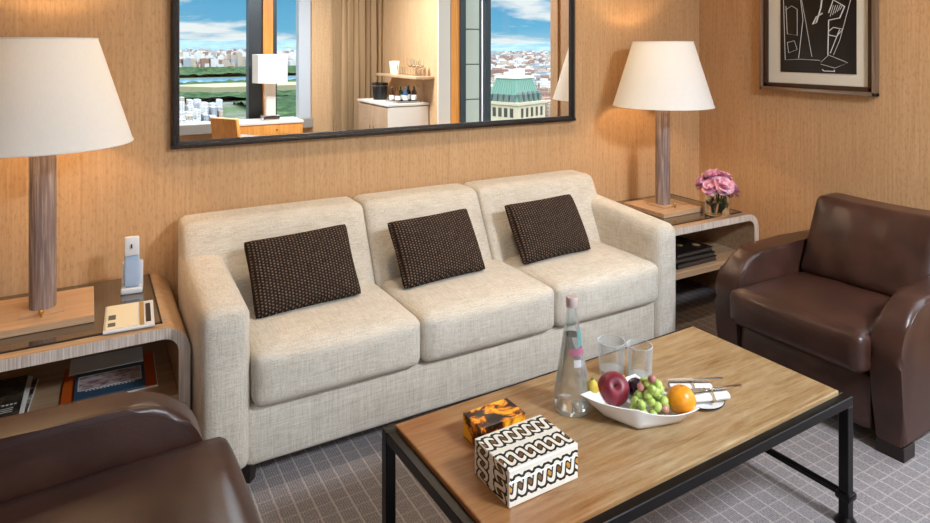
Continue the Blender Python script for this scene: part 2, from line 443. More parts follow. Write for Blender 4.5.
b=B(); b.box((XR+.23,WY0+.012,(WZ0+WZ1)/2),(.14,.024,WZ1-WZ0)); b.done('jamb_panel',MT['orange_wood'],w,0)
b=B(); b.box((XR-.008,WY1+.05,ZC/2),(.016,.1,ZC)); b.done('casing',MT['wall'],w,0)
for y0,y1 in ((WY0+.05,-.32),(-.22,WY1-.06)):
    b=B(); b.quad((xg,y0,WZ0+.06),(xg,y1,WZ0+.06),(xg,y1,WZ1-.06),(xg,y0,WZ1-.06)); b.done('pane',MT['pane'],w,0)
# masonry pier just outside the side window
p=struct(bpy.data.objects.new('trim_1',None)); COL.objects.link(p)
b=B()
for i in range(-4,8): b.box((XR+TH+.17,-1.1,.19+i*.42),(.33,.6,.405),.006,2)
b.done('cladding_stone',MT['stone_grey'],p,0)
b=B(); b.box((XR+TH+.17,-1.1,1.0),(.31,.58,5)); b.done('joint_backing',MT['joint'],p,0)

# ------------------------------------------------------------------ wall mirror
MX0,MX1,MZ0,MZ1=.293,2.436,1.02,2.06
t=thing('wall_mirror','wide wall mirror in carved black frame above the sofa reflecting windows and skyline','mirror',((MX0+MX1)/2,YB,MZ0))
hw=(MX1-MX0)/2; hh=MZ1-MZ0; fw=.036
def rail(horizontal,pos):
    b=B(); pr=[(-.002,0),(-.03,.004),(-.038,.012),(-.034,.02),(-.024,.024),(-.022,fw-.003),(-.002,fw)]
    if horizontal:
        fl=1 if pos==0 else -1
        b.prism([(y,pos+fl*k) for y,k in pr],'X',-hw,hw)
        k=int(2*hw/.011)
        for i in range(k): b.box((-hw+(i+.5)*2*hw/k,-.037,pos+fl*.012),(.006,.006,.012))
    else:
        fl=-1 if pos>0 else 1
        b.prism([(pos+fl*k,y) for y,k in pr],'Z',fw*.5,hh-fw*.5)
        k=int(hh/.011)
        for i in range(2,k-2): b.box((pos+fl*.012,-.037,(i+.5)*hh/k),(.012,.006,.006))
    b.done('frame_rail',MT['frame_black'],t,30)
rail(True,0); rail(True,hh); rail(False,-hw); rail(False,hw)
b=B(); b.box((0,-.010,hh/2),(2*hw-.05,.012,hh-.05)); b.done('mirror_glass',MT['mirror'],t,0)

# ------------------------------------------------------------------ framed print on the right wall
PY0,PY1,PZ0,PZ1=1.855,2.525,1.196,2.06
t=thing('framed_picture','framed black print with white abstract line drawing, hung on the right wall','picture',(XR,(PY0+PY1)/2,PZ0))
hw=(PY1-PY0)/2; hh=PZ1-PZ0
def prail(a,bb,mat,w0,w1,x0,x1,nm):
    b=B()
    for sy in (-1,1): b.box((-(x0+x1)/2,sy*(hw-(w0+w1)/2),hh/2),(x1-x0,w1-w0,hh-2*w0),.004,2)
    for z in (w0+(w1-w0)/2,hh-w0-(w1-w0)/2): b.box((-(x0+x1)/2,0,z),(x1-x0,2*hw-2*w0,w1-w0),.004,2)
    b.done(nm,mat,t,30)
prail(0,0,MT['silver_frame'],0,.022,.002,.038,'outer_frame')
prail(0,0,MT['bronze_frame'],.021,.046,.002,.028,'inner_frame')
b=B(); b.box((-.008,0,hh/2),(.008,2*hw-.07,hh-.07)); b.done('mat_board',MT['mat'],t,0)
ay0,ay1=1.965-(PY0+PY1)/2,2.400-(PY0+PY1)/2; az0,az1=.110,hh-.11
b=B(); b.box((-.0135,(ay0+ay1)/2,(az0+az1)/2),(.004,ay1-ay0,az1-az0)); pr=b.done('print',MT['art_black'],t,0)
# generic line drawing: (u from left 0..1, v height in m above the print's bottom)
b=B(); aw=ay1-ay0
def stroke(pts,r=.0016):
    b.tube([(-.0165,ay1-u*aw,az0+v) for u,v in pts],r,5)
stroke([(.03,.62),(.07,.07),(.30,.075),(.55,.07)]); stroke([(.22,.64),(.32,.3),(.26,.08)]); stroke([(.26,.5),(.36,.28),(.44,.09)],.0012)
stroke([(.08,.38),(.10,.22),(.24,.21),(.24,.36),(.16,.38),(.08,.36)],.0014); stroke([(.1,.17),(.2,.18),(.24,.13),(.12,.11),(.1,.17)],.0014)
stroke([(.5,.66),(.88,.6),(.95,.42),(.8,.18),(.72,.1)],.0013); stroke([(.60,.5),(.56,.36),(.5,.28),(.45,.27),(.5,.31),(.58,.33)],.004)
stroke([(.66,.29),(.65,.1)],.0026); stroke([(.8,.24),(.68,.11)],.0022); stroke([(.66,.33),(.72,.4),(.86,.36),(.8,.3),(.66,.29)],.0034)
stroke([(.66,.23),(.72,.25),(.84,.24),(.76,.2),(.66,.21)],.003); stroke([(.56,.06),(.66,.1),(.9,.06),(.74,.03),(.56,.05)],.0013); stroke([(.58,.02),(.6,.012),(.74,.012),(.73,.02)],.003)
for i in range(5): stroke([(.68+.03*i,.31+.008*i),(.72+.03*i,.37)],.0016)
b.done('line_drawing',MT['white_ink'],pr,0)

# ------------------------------------------------------------------ sofa
SX0,SX1,SYF,SYB=.325,2.44,2.218,2.95
t=thing('sofa','long three-seat cream linen sofa standing under the wall mirror','sofa',((SX0+SX1)/2,(SYF+SYB)/2,0))
cx,cy=t.location.x,t.location.y
L=lambda x,y,z:(x-cx,y-cy,z)
b=B(); b.box(L((SX0+SX1)/2,2.57,.155),(1.87,.67,.20),.02,3); b.done('base_rail',MT['linen'],t,40)
def arm(x0,x1):
    b=B()
    def fn(p,u):
        if u.z>0:                       # top falls gently towards the front
            p.z+=u.z*(.024*u.y+.002)+.010*u.z*(1-u.x*u.x)
        return p
    b.cushion(L((x0+x1)/2,(SYF+2.86)/2,.335),(x1-x0,2.86-SYF,.56),.036,(.004,.006,0),10,fn)
    b.done('arm',MT['linen'],t,50)
arm(.306,.462); arm(2.315,2.452)
b=B()
prof=[(2.70,.06),(2.955,.06),(2.965,.40),(2.965,.67),(2.955,.71),(2.92,.72),(2.84,.70),(2.74,.45)]
b.prism([(y-cy,z) for y,z in prof],'X',SX0-cx+.012,SX1-cx-.045,.012); b.done('back_frame',MT['linen'],t,40)
def backc(x0,x1,endl,endr):
    b=B(); w=x1-x0; z0,z1=.40,.752
    def fn(p,u):
        k=(p.z+.176)/.352
        y=p.y+ (.175*k-.175 if u.y<0 else 0)
        # shoulders at the two ends of the back are rounded in front view
        zz=p.z
        for on,sg in ((endl,-1),(endr,1)):
            if on and p.z>0:
                dx=max(0,(p.x*sg)-(w/2-.034)); zz=min(zz,.176-.034+math.sqrt(max(0,.034**2-dx*dx))) if dx>0 else zz
        return Vector((p.x,y,zz))
    b.cushion(L((x0+x1)/2,2.868,(z0+z1)/2),(w-.003,.185,z1-z0),.032,(0,.012,.003),14,fn,4)
    o=b.done('back_cushion',MT['linen'],t,60); return o
for a,c,e1,e2 in ((SX0-.012,1.068,1,0),(1.068,1.665,0,0),(1.665,SX1-.036,0,1)): backc(a,c,e1,e2)
def seatc(x0,x1):
    b=B(); w=x1-x0
    b.cushion(L((x0+x1)/2,(2.195+2.66)/2,.349),(w-.004,2.66-2.195,.185),.034,(.002,.012,.016),12,None,3)
    o=b.done('seat_cushion',MT['linen'],t,60)
for a,c in ((.464,1.079),(1.079,1.706),(1.706,2.313)): seatc(a,c)
for x in (.46,2.37):
    for y in (2.265,2.90):
        b=B(); b.lathe([(0,0),(.022,0),(.032,.065),(0,.065)],L(x,y,0),4); b.done('foot',MT['foot'],t,0)

# ------------------------------------------------------------------ throw pillows
def pillow_mesh(w,h,th,n=22):
    b=B(); g={}
    for side in (1,-1):
        for i in range(n+1):
            for j in range(n+1):
                u=-1+2*i/n; v=-1+2*j/n
                edge=(i in(0,n) or j in (0,n))
                if edge and side==-1: g[side,i,j]=g[1,i,j]; continue
                t_=th/2*(max(0,(1-u**2))**.33)*(max(0,(1-v**2))**.33)
                pin=1-.035*(1-abs(v)**2)*abs(u)**3-.03*abs(u*v)**8 ; pin2=1-.035*(1-abs(u)**2)*abs(v)**3-.03*abs(u*v)**8
                g[side,i,j]=b.b.verts.new((u*w/2*pin,side*t_,h/2+v*h/2*pin2))
        for i in range(n):
            for j in range(n):
                b.b.faces.new((g[side,i,j],g[side,i+1,j],g[side,i+1,j+1],g[side,i,j+1]))
    return b
def pillow(x,y,z,w,h,th,lean,roll,yaw,label):
    o=pillow_mesh(w,h,th).done('throw_pillow',MT['knit'],None,80)
    m=Matrix.Translation((x,y,z))@Matrix.Rotation(yaw,4,'Z')@Matrix.Rotation(lean,4,'X')@Matrix.Rotation(roll,4,'Y')
    o.matrix_world=m
    tag(o,label,'pillow','dark knit pillows on the sofa'); return o
pillow(.735,2.47,.455,.425,.295,.125,R(-32),R(-2),R(1),'dark brown knitted pillow on the left seat of the sofa, nearest the phone')
pillow(1.325,2.47,.455,.415,.290,.125,R(-32),R(-1.5),R(2),'dark brown knitted pillow on the middle seat of the sofa')
pillow(1.925,2.47,.455,.415,.290,.125,R(-32),R(-1.5),R(0),'dark brown knitted pillow on the right seat of the sofa, nearest the flowers')

# ------------------------------------------------------------------ waterfall end tables
def end_table(loc,label):
    t=thing('end_table',label,'table',loc,0,'waterfall end tables')
    W,D,H,th=.82,.60,.515,.036; hw=W/2; ro=.085; ri=ro-th
    out=[(-hw,0)]+arc(-hw+ro,H-ro,ro,180,90)+arc(hw-ro,H-ro,ro,90,0)+[(hw,0)]
    inn=[(hw-th,0)]+arc(hw-ro,H-ro,ri,0,90)+arc(-hw+ro,H-ro,ri,90,180)+[(-hw+th,0)]
    b=B(); A=out+inn; k=len(out)
    # curved shell: strips between outer and inner outlines, so front edges are clean quads
    inr=inn[::-1]; F=[];Bk=[]
    for (x,z),(x2,z2) in zip(out,inr):
        F.append((b.b.verts.new((x,-D/2,z)),b.b.verts.new((x2,-D/2,z2)))); Bk.append((b.b.verts.new((x,D/2,z)),b.b.verts.new((x2,D/2,z2))))
    for i in range(k-1):
        f=b.b.faces.new((F[i][0],F[i+1][0],F[i+1][1],F[i][1])); f.material_index=1
        b.b.faces.new((Bk[i][0],Bk[i][1],Bk[i+1][1],Bk[i+1][0]))
        b.b.faces.new((F[i][0],Bk[i][0],Bk[i+1][0],F[i+1][0])); b.b.faces.new((F[i][1],F[i+1][1],Bk[i+1][1],Bk[i][1]))
    for i in (0,k-1): b.b.faces.new((F[i][0],F[i][1],Bk[i][1],Bk[i][0]))
    b.done('frame_shell',[MT['oak'],MT['limed']],t,40)
    b=B(); b.box((0,.005,.262),(W-2*th,D-.01,.036),.002,1); b.done('shelf',MT['oak'],t,0)
    b=B(); b.box((0,.02,H+.0005),(W-2*ro-.004,D-.06,.007),.001,1); b.done('glass_inset',MT['glasstop'],t,0)
    b=B()
    x=hw-ro
    for xx in (-x,x): b.box((xx,.02,H+.001),(.006,D-.055,.008))
    b.box((0,-D/2+.05,H+.001),(2*x+.006,.005,.008)); b.done('inset_trim',MT['foot'],t,0)
    return t
TLx,TRx=-.115,2.868; TY=2.685
end_table((TLx,TY,0),'limed oak waterfall end table with bronze glass top, left of the sofa')
end_table((TRx,TY,0),'limed oak waterfall end table with bronze glass top, in the corner right of the sofa')
TZ=.5195
# ------------------------------------------------------------------ table lamps
def table_lamp(loc,label,rz=0):
    t=thing('table_lamp',label,'lamp',loc,rz,'matching column table lamps')
    b=B(); b.box((0,0,.0125),(.31,.31,.025),.002,1); b.done('base',[MT['plinth']],t,0)
    b=B(); b.box((0,-.006,.028),(.13,.13,.006),.001,1); b.done('base_plate',MT['plinth'],t,0)
    b=B(); b.lathe([(0,.031),(.041,.031),(.041,.72),(.036,.725),(0,.725)],(0,0,0),32); b.done('column',MT['column'],t,40)
    b=B(); b.cyl((0,-.09,.025),(0,-.09,.036),.004,.004,10); b.ball((0,-.09,.042),.009,12,8); b.done('switch_knob',MT['brass'],t,40)
    b=B(); b.cyl((0,0,.70),(0,0,.80),.006,n=10); b.cyl((0,0,.80),(0,0,.845),.016,.013,n=12)
    # spider that carries the shade
    for k in range(3):
        a=k*2*PI/3; b.cyl((0,0,.92),(.168*math.cos(a),.168*math.sin(a),.945),.0022,n=6)
    b.cyl((0,0,.84),(0,0,.935),.004,n=8)
    b.done('lamp_stem',MT['brass'],t,40)
    b=B(); b.ball((0,0,.875),(.026,.026,.034),14,10); bu=b.done('bulb',emit('bulb_glow',(1,.78,.5,1),5),t,60)
    b=B(); b.lathe([(.280,.594),(.168,.960)],(0,0,0),64); sh=b.done('lamp_shade',MT['shade'],t,60)
    for r_,z_ in ((.280,.594),(.168,.960)):
        b=B(); b.tube([(r_*math.cos(2*PI*i/48),r_*math.sin(2*PI*i/48),z_) for i in range(48)],.0028,6,True); b.done('shade_rim',MT['shade'],sh,60)
    return t
LAMPS=[(-.142,2.70),(2.855,2.70)]
lz=TZ
table_lamp((LAMPS[0][0],LAMPS[0][1],lz),'column table lamp with large white tapered shade on the left end table')
table_lamp((LAMPS[1][0],LAMPS[1][1],lz),'column table lamp with white tapered shade on the corner end table beside the pink flowers')

# ------------------------------------------------------------------ things on the left end table
t=thing('cordless_phone','white and pale blue cordless phone standing in its dock on the left end table','phone',(.14,2.80,TZ),R(-6))
b=B(); b.box((0,0,.011),(.074,.075,.022),.005,3); b.box((0,.022,.06),(.074,.02,.10),.006,3); b.done('dock',MT['white_plastic'],t,40)
b=B(); b.box((0,-.012,.115),(.052,.022,.185),.008,3,rx=R(-6)); hs=b.done('handset',MT['handset'],t,40)
b=B(); b.box((0,-.0135,.175),(.050,.021,.072),.006,3,rx=R(-6)); b.done('handset_cap',MT['white_plastic'],hs,40)
b=B(); b.box((0,-.030,.178),(.005,.004,.016),.001,1,rx=R(-6)); b.done('speaker_slot',MT['black_plastic'],hs,0)
t=thing('notepad_tray','white notepad in a flat tray with a tan pen strip, under the cordless phone','notepad',(.118,2.53,TZ),R(-3))
b=B(); b.box((0,0,.004),(.152,.235,.008),.002,2); b.done('tray',MT['white_plastic'],t,0)
b=B(); b.box((-.022,0,.0095),(.098,.215,.005),.001,1); pd=b.done('paper_pad',MT['cream'],t,0)
b=B(); b.box((-.052,-.01,.0125),(.022,.04,.001)); b.done('printed_mark',MT['grey_mark'],pd,0)
b=B(); b.box((-.052,-.075,.0125),(.022,.03,.001)); b.done('printed_mark',MT['grey_mark'],pd,0)
b=B(); b.box((.038,0,.0085),(.014,.215,.004)); b.done('tan_strip',MT['tan'],t,0)
b=B(); b.box((.058,0,.0085),(.016,.17,.004),.002,2); b.done('pen',MT['black_plastic'],t,0)
SZ=.2805
t=thing('orange_folder','bright orange folder lying under the blue brochure on the left table shelf','folder',(.062,2.625,SZ),R(-1.5))
b=B(); b.box((0,0,.004),(.285,.27,.008),.001,1); b.done('cover',MT['orange_paper'],t,0)
b=B(); b.box((.004,-.002,.0036),(.283,.272,.004)); b.done('pages',MT['paper'],t,0)
t=thing('blue_brochure','blue brochure with a picture of arches, on the orange folder','brochure',(.062,2.61,SZ+.0085),R(-1.5))
b=B(); b.box((0,0,.003),(.215,.25,.006),.001,1); cv=b.done('cover',MT['blue_paper'],t,0)
b=B(); b.box((0,-.012,.0063),(.188,.10,.001)); ph=b.done('cover_picture',MT['photo_arches'],cv,0)
b=B()
for x,y,sx,sy in ((0,.040,.194,.003),(0,-.064,.194,.003),(-.0955,-.012,.003,.107),(.0955,-.012,.003,.107)): b.box((x,y,.0066),(sx,sy,.001))
for i in range(14): b.box((-.07+i*.0108,-.073,.0066),(.006,.0035,.001))
b.done('white_border',MT['white_ink'],cv,0)
t=thing('white_envelope','plain white sheet lying at the back of the blue brochure','paper',(.055,2.745,SZ+.0155),R(-1.5)); 
b=B(); b.box((0,0,.0012),(.235,.13,.0024),.0005,1); b.done('sheet',MT['paper'],t,0)
# magazines at the left end of that shelf
def magazine(loc,rz,w,d,h,label,mat,name='magazine'):
    t=thing(name,label,'magazine',loc,rz)
    b=B(); b.box((0,0,h/2),(w,d,h*.99),.001,1); c=b.done('cover',mat,t,0)
    b=B(); b.box((.002,-.002,h*.5),(w,d,h*.7)); b.done('pages',MT['paper'],t,0)
    return t,c
magazine((-.285,2.60,SZ),R(-4),.235,.29,.010,'patterned black and white magazine lowest in the shelf pile by the lamp table edge',MT['spine'])
magazine((-.292,2.605,SZ+.0105),R(-2),.226,.285,.008,'white edged magazine in the middle of the shelf pile, left table',MT['paper'])
t,c=magazine((-.302,2.60,SZ+.019),R(-1),.225,.285,.008,'dark glossy magazine with pale title on top of the shelf pile, left table',MT['photo_dark'])
b=B()
for i in range(7): b.box((.03+i*.011,-.06,.0084),(.007,.007,.0008))
for r_ in range(3): b.box((.055,-.085-r_*.012,.0084),(.075,.002,.0008))
b.done('cover_title',MT['white_ink'],c,0)

# ------------------------------------------------------------------ things on the right end table
t=thing('flower_vase','round clear glass vase of pink peonies on the corner end table','flowers',(3.035,2.47,TZ))
b=B(); b.lathe([(0,0),(.064,0),(.066,.004),(.066,.118),(.0625,.118),(.0625,.008),(0,.008)],(0,0,0),36); b.done('vase',MT['glass'],t,40)
b=B(); b.lathe([(0,.009),(.061,.009),(.061,.075),(0,.075)],(0,0,0),32); b.done('water',MT['water'],t,40)
rnd=random.Random(3)
b=B()
for i in range(10):
    a=rnd.uniform(0,6.28); r0=rnd.uniform(.005,.03); b.tube([(r0*math.cos(a),r0*math.sin(a),.012),(.03*math.cos(a+.5),.03*math.sin(a+.5),.08),(.06*math.cos(a+.4),.06*math.sin(a+.4),.16)],.003,6)
b.done('stems',plain('stem_green',srgb(66,84,40),.5),t,60)
MT['leaf']=plain('leaf_green',srgb(44,62,34),.45)
b=B()
for i in range(22):
    a=rnd.uniform(0,6.28); inside=i<13
    c0=Vector((.035*math.cos(a),.035*math.sin(a),rnd.uniform(.015,.06))) if inside else Vector((.05*math.cos(a),.05*math.sin(a),.13))
    tip=Vector((.052*math.cos(a+.7),.052*math.sin(a+.7),c0.z+.05)) if inside else Vector((.115*math.cos(a),.115*math.sin(a),rnd.uniform(.10,.15)))
    mid=(c0+tip)/2+Vector((0,0,.008)); sd=Vector((-math.sin(a),math.cos(a),0))*.014
    v=[b.b.verts.new(q) for q in (c0,mid+sd,tip,mid-sd,mid+Vector((0,0,-.004)))]
    b.b.faces.new((v[0],v[1],v[4])); b.b.faces.new((v[1],v[2],v[4])); b.b.faces.new((v[2],v[3],v[4])); b.b.faces.new((v[3],v[0],v[4]))
b.done('leaves',MT['leaf'],t,60)
def petal_mat():
    n=NT('pink_petals'); v=n.noise(n.coord('Object'),38,3,.6)
    c=n.ramp(v,[(.3,srgb(206,120,152)),(.48,srgb(234,166,190)),(.62,srgb(248,220,226))]); return n.pbr(c,.7,0,.2,Subsurface_Weight=0.0)
MT['petal']=petal_mat()
def blossom(c,rad,seed):
    rn=random.Random(seed); b=B(); c=Vector(c); outd=(c-Vector((0,0,.10))).normalized()
    q=outd.to_track_quat('Z','Y').to_matrix()
    b.ball(c,rad*.55,10,7)
    for ring,(k,tilt,sc) in enumerate(((6,18,.75),(8,42,.95),(9,68,1.05),(9,95,1.0))):
        for i in range(k):
            a=2*PI*i/k+ring*.4+rn.uniform(-.15,.15); ti=R(tilt+rn.uniform(-8,8))
            d=Vector((math.sin(ti)*math.cos(a),math.sin(ti)*math.sin(a),math.cos(ti)))
            sd=Vector((-math.sin(a),math.cos(a),0)); up=d.cross(sd)*-1
            r=rad*sc; w_=r*.48
            grid=[]
            for u in (.35,.75,1.0):
                row=[]
                for s_ in (-1,-.4,.4,1):
                    ww=w_*(1 if u<.9 else .75)*(.6+.5*u)
                    p=d*r*u+sd*ww*s_+up*(r*.20*(u-.35)*(1 if u<.9 else .5)) - d*(abs(s_)**2*r*.13) + Vector((rn.uniform(-1,1),rn.uniform(-1,1),rn.uniform(-1,1)))*r*.05
                    row.append(b.b.verts.new(c+q@p))
                grid.append(row)
            for m in range(2):
                for l_ in range(3): b.b.faces.new((grid[m][l_],grid[m][l_+1],grid[m+1][l_+1],grid[m+1][l_]))
    return b.done('blossom',MT['petal'],t,80)
for i,(x,y,z,r) in enumerate(((-.062,-.01,.168,.046),(-.02,-.055,.178,.052),(.045,-.045,.155,.056),(.06,.02,.175,.05),(-.015,.02,.215,.055),(.03,-.01,.21,.05),(-.05,.05,.18,.048),(.02,.07,.175,.048))):
    blossom((x*1.02,y*1.02,z-.012),r*1.08,i+11)
# dark books
def book(loc,rz,w,d,h,label):
    t=thing('book',label,'book',loc,rz,'dark books on the corner table shelf')
    b=B(); b.box((0,0,h-.0015),(w,d,.003),.0005,1); b.box((0,0,.0015),(w,d,.003),.0005,1); b.box((-w/2+.002,0,h/2),(.004,d,h),.0005,1); c=b.done('cover',MT['black_paper'],t,0)
    b=B(); b.box((.001,0,h/2),(w-.010,d-.01,h-.006)); b.done('pages',plain('dark_page_edge',srgb(70,60,52),.7),t,0)
    return c
bz=SZ
book((2.83,2.56,bz),R(1),.31,.26,.026,'black hardback book lowest of the stack on the corner table shelf')
book((2.825,2.56,bz+.0265),R(-2),.30,.25,.024,'black hardback book in the middle of the stack on the corner table shelf')
c=book((2.825,2.565,bz+.051),R(2),.29,.24,.022,'black hardback book with pale emblems, topmost of the corner shelf stack')
b=B(); b.lathe([(0,.0222),(.022,.0222),(.022,.0228),(0,.0228)],(.09,-.055,0),20); b.done('cover_emblem',MT['tan'],c,0)
b=B(); b.lathe([(0,.0222),(.018,.0222),(.018,.0228),(0,.0228)],(.005,-.01,0),20); b.done('cover_emblem',MT['tan'],c,0)

# ------------------------------------------------------------------ leather armchairs (front is local -Y)
def armchair(loc,rz,label):
    t=thing('leather_armchair',label,'armchair',loc,rz,'brown leather armchairs')
    # sock arms
    top=.542
    prof=[(.40,.05),(-.392,.05),(-.405,.20),(-.418,.33)]+[(-.23+.19*math.cos(R(180-a)),.345+(top-.345)*math.sin(R(a))) for a in range(0,91,10)]+[(.05,top+.004),(.30,top),(.40,top-.03)]
    for sx in (-1,1):
        b=B(); x0,x1=sorted((sx*.274,sx*.378)); b.prism(prof,'X',x0,x1,.022,4)
        a=b.done('arm',MT['leather'],t,50)
        b=B()
        for xx in (x0+.004,x1-.004):
            pts=[(xx,y,z) for y,z in prof[1:-2]]
            ctr=Vector((xx,-.0,.3)); pts=[Vector(p)+(ctr-Vector(p)).normalized()*.021 for p in pts]
            pts=[Vector((xx+(.0005 if xx>(x0+x1)/2 else -.0005)*1,p.y,p.z)) for p in pts]
            b.tube(pts,.0042,6)
        b.done('piping',MT['plum_leather'],a,60)
        b=B(); b.box((sx*.327,-.350,.025),(.095,.08,.05),.003,2); b.done('foot',MT['foot'],t,0)
        b=B(); b.box((sx*.327,.35,.025),(.09,.08,.05),.003,2); b.done('foot',MT['foot'],t,0)
    b=B(); b.cushion((0,-.025,.162),(.546,.75,.215),.03,(0,.012,0),8); b.done('seat_base',MT['leather'],t,50)
    b=B(); b.cushion((0,.345,.35),(.58,.11,.60),.035,(0,.01,.004),8); b.done('back_frame',MT['leather'],t,50)
    b=B()
    b.cushion((0,-.172,.350),(.556,.60,.150),.036,(0,.010,.016),12,lambda p,u:Vector((p.x,p.y,p.z-.02*(u.y+1)/2*(u.z>0))),2.5); b.done('seat_cushion',MT['leather'],t,60)
    b=B()
    def fn(p,u):
        y=p.y+.16*(p.z+.2)/.4-.07
        wv=.006*math.sin(p.x*37+p.z*11)*(1-abs(u.x)**6)
        return Vector((p.x*(1-.03*(p.z+.2)/.4),y+(wv if u.y<0 else 0),p.z-.008*(1-u.x*u.x)*(u.z>0)*u.z))
    b.cushion((0,.17,.578),(.535,.17,.345),.03,(0,.03,.0),14,fn,2.2); s=b.done('back_cushion',MT['leather'],t,60)
    return t
armchair((2.832,1.605,0),R(-88),'brown leather armchair at the right, facing the coffee table, its back to the right wall')
armchair((-.150,1.570,0),R(90),'brown leather armchair at the lower left, beside the left end table')

# ------------------------------------------------------------------ coffee table
TA=R(1.6)
t=thing('coffee_table','low coffee table with honey coloured stone top on a black iron frame','table',(1.362,1.424,0),TA)
LT,WT=1.235,.545
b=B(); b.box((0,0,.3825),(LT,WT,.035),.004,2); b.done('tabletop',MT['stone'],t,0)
fx,fy=LT/2+.013,WT/2+.013; bw=.030
b=B()
for sy in (-1,1): b.box((0,sy*(fy-.001),.372),(2*fx+bw,bw,bw),.002,1)
for sx in (-1,1): b.box((sx*(fx-.001),0,.372),(bw,2*fy-bw,bw),.002,1)
b.box((0,0,.36),(2*fx-bw,.03,.008)); b.done('frame',MT['iron'],t,0)
for sx in (-1,1):
    for sy in (-1,1):
        b=B(); b.box((sx*fx,sy*fy,.18),(bw,bw,.36),.002,1); lg=b.done('leg',MT['iron'],t,0)
        b=B(); b.box((sx*fx,sy*fy,.085),(.046,.046,.022),.006,2); b.done('collar',MT['iron'],lg,30)
        b=B(); b.lathe([(0,0),(.032,0),(.03,.008),(.018,.026),(0,.026)],(sx*fx,sy*fy,0),16); b.done('foot_flare',MT['iron'],lg,30)
    b=B(); b.box((sx*fx,0,.085),(.018,2*fy-bw,.018),.002,1); b.done('stretcher',MT['iron'],t,0)
CZ=.4005
# ---- decorative boxes
def inlay(name,size):
    """interlaced bone and horn inlay; rows of crossing strands with round eyes"""
    n=NT(name); w,d,h=size
    x,y,z=n.sep(n.coord('Object'))
    g=n.n('ShaderNodeNewGeometry')
    tn=n.n('ShaderNodeVectorTransform'); tn.vector_type='NORMAL'; tn.convert_from='WORLD'; tn.convert_to='OBJECT'; n.l(g.outputs['Normal'],tn.inputs[0])
    nx,ny,nz=n.sep(tn.outputs[0])
    ax=n.M('GREATER_THAN',n.M('ABSOLUTE',nx),.7); az=n.M('GREATER_THAN',n.M('ABSOLUTE',nz),.7)
    # u runs along the strands, v across
    inv=lambda s_:n.M('SUBTRACT',1.0,s_)
    # top: strands along x, two rows over y; front: strands along x, one row over z ; sides: strands up z, rows over y
    u=n.M('ADD',n.M('MULTIPLY',x,inv(ax)),n.M('MULTIPLY',z,ax))
    vt=n.M('SUBTRACT',n.M('PINGPONG',y,d/2*1.0),d/4)     # two rows, each centred
    vy=n.M('SUBTRACT',n.M('ABSOLUTE',y),d/4)
    vf=n.M('SUBTRACT',z,h/2)
    yrow=n.M('MAXIMUM',ax,az)
    v=n.M('ADD',n.M('MULTIPLY',vy,yrow),n.M('MULTIPLY',vf,inv(yrow)))
    per=.0285; k=PI/per; A=.0185
    ph=n.M('MULTIPLY',u,k)
    # slanted eyes: shear the wave a little
    ph=n.M('ADD',ph,n.M('MULTIPLY',v,42.0))
    sn=n.M('MULTIPLY',n.M('SINE',ph),A); cs=n.M('COSINE',ph)
    sl=n.M('SQRT',n.M('ADD',1.0,n.M('POWER',n.M('MULTIPLY',cs,A*k*.8),2.0)))
    d1=n.M('DIVIDE',n.M('ABSOLUTE',n.M('SUBTRACT',v,sn)),sl); d2=n.M('DIVIDE',n.M('ABSOLUTE',n.M('ADD',v,sn)),sl)
    wS,wO=.0049,.0104
    lt=lambda a,b_:n.M('LESS_THAN',a,b_)
    # eye in each lens
    fu=n.M('MULTIPLY',n.M('SUBTRACT',n.M('FRACT',n.M('DIVIDE',ph,PI)),.5),per)
    re=n.M('SQRT',n.M('ADD',n.M('POWER',fu,2.0),n.M('POWER',v,2.0)))
    white=srgb(232,226,212); black=srgb(20,18,20); brown=srgb(112,76,36); gold=srgb(190,138,52)
    inlens=lt(n.M('ABSOLUTE',v),n.M('ABSOLUTE',sn))
    idx=n.M('FLOOR',n.M('DIVIDE',ph,PI)); rn=n.n('ShaderNodeTexWhiteNoise'); rn.noise_dimensions='1D'; n.l(idx,rn.inputs['W'])
    eye=n.mix(n.M('MULTIPLY',inv(yrow),n.M('GREATER_THAN',rn.outputs[0],.25)),brown,gold)
    c=n.mix(lt(n.M('ABSOLUTE',v),.0235),white,black)
    c=n.mix(n.M('MULTIPLY',lt(re,.0078),inlens),c,eye)
    over=n.M('GREATER_THAN',cs,0.0)   # which strand lies on top at this crossing
    def lay(c,dd): 
        c=n.mix(lt(dd,wO),c,black); return n.mix(lt(dd,wS),c,white)
    cA=lay(lay(c,d1),d2); cB=lay(lay(c,d2),d1)
    c=n.mix(over,cA,cB)
    # plain white border lines round each face row
    c=n.mix(n.M('GREATER_THAN',n.M('ABSOLUTE',v),.0300),c,white)
    return n.pbr(c,.2,0,.5,None,Coat_Weight=.3)
bs=(.205,.148,.085)

t=thing('inlaid_box','black and white box with chain pattern inlay and brown dots, on the coffee table','box',(.927,1.318,CZ),R(1.5))
b=B(); b.box((0,0,.0285),(bs[0],bs[1],.057),.0015,1); b.done('box_body',inlay('bone_inlay',bs),t,0)
b=B(); b.box((0,0,.0715),(bs[0],bs[1],.027),.0015,1); b.done('lid',bpy.data.materials['bone_inlay'],t,0)
def tortoise():
    n=NT('tortoiseshell'); v=n.noise(n.coord('Object'),19,5,.62,.7); w=n.noise(n.coord('Object',loc=(3,1,2)),9,2,.5)
    s=n.M('ADD',n.M('MULTIPLY',v,.7),n.M('MULTIPLY',w,.3))
    c=n.ramp(s,[(.43,srgb(22,12,8)),(.46,srgb(110,46,8)),(.49,srgb(236,138,14)),(.55,srgb(255,198,48))])
    return n.pbr(c,.34,0,.4,None,Coat_Weight=.1)
t=thing('tortoiseshell_box','small amber and black tortoiseshell box behind the chain patterned box','box',(.949,1.498,CZ),R(2))
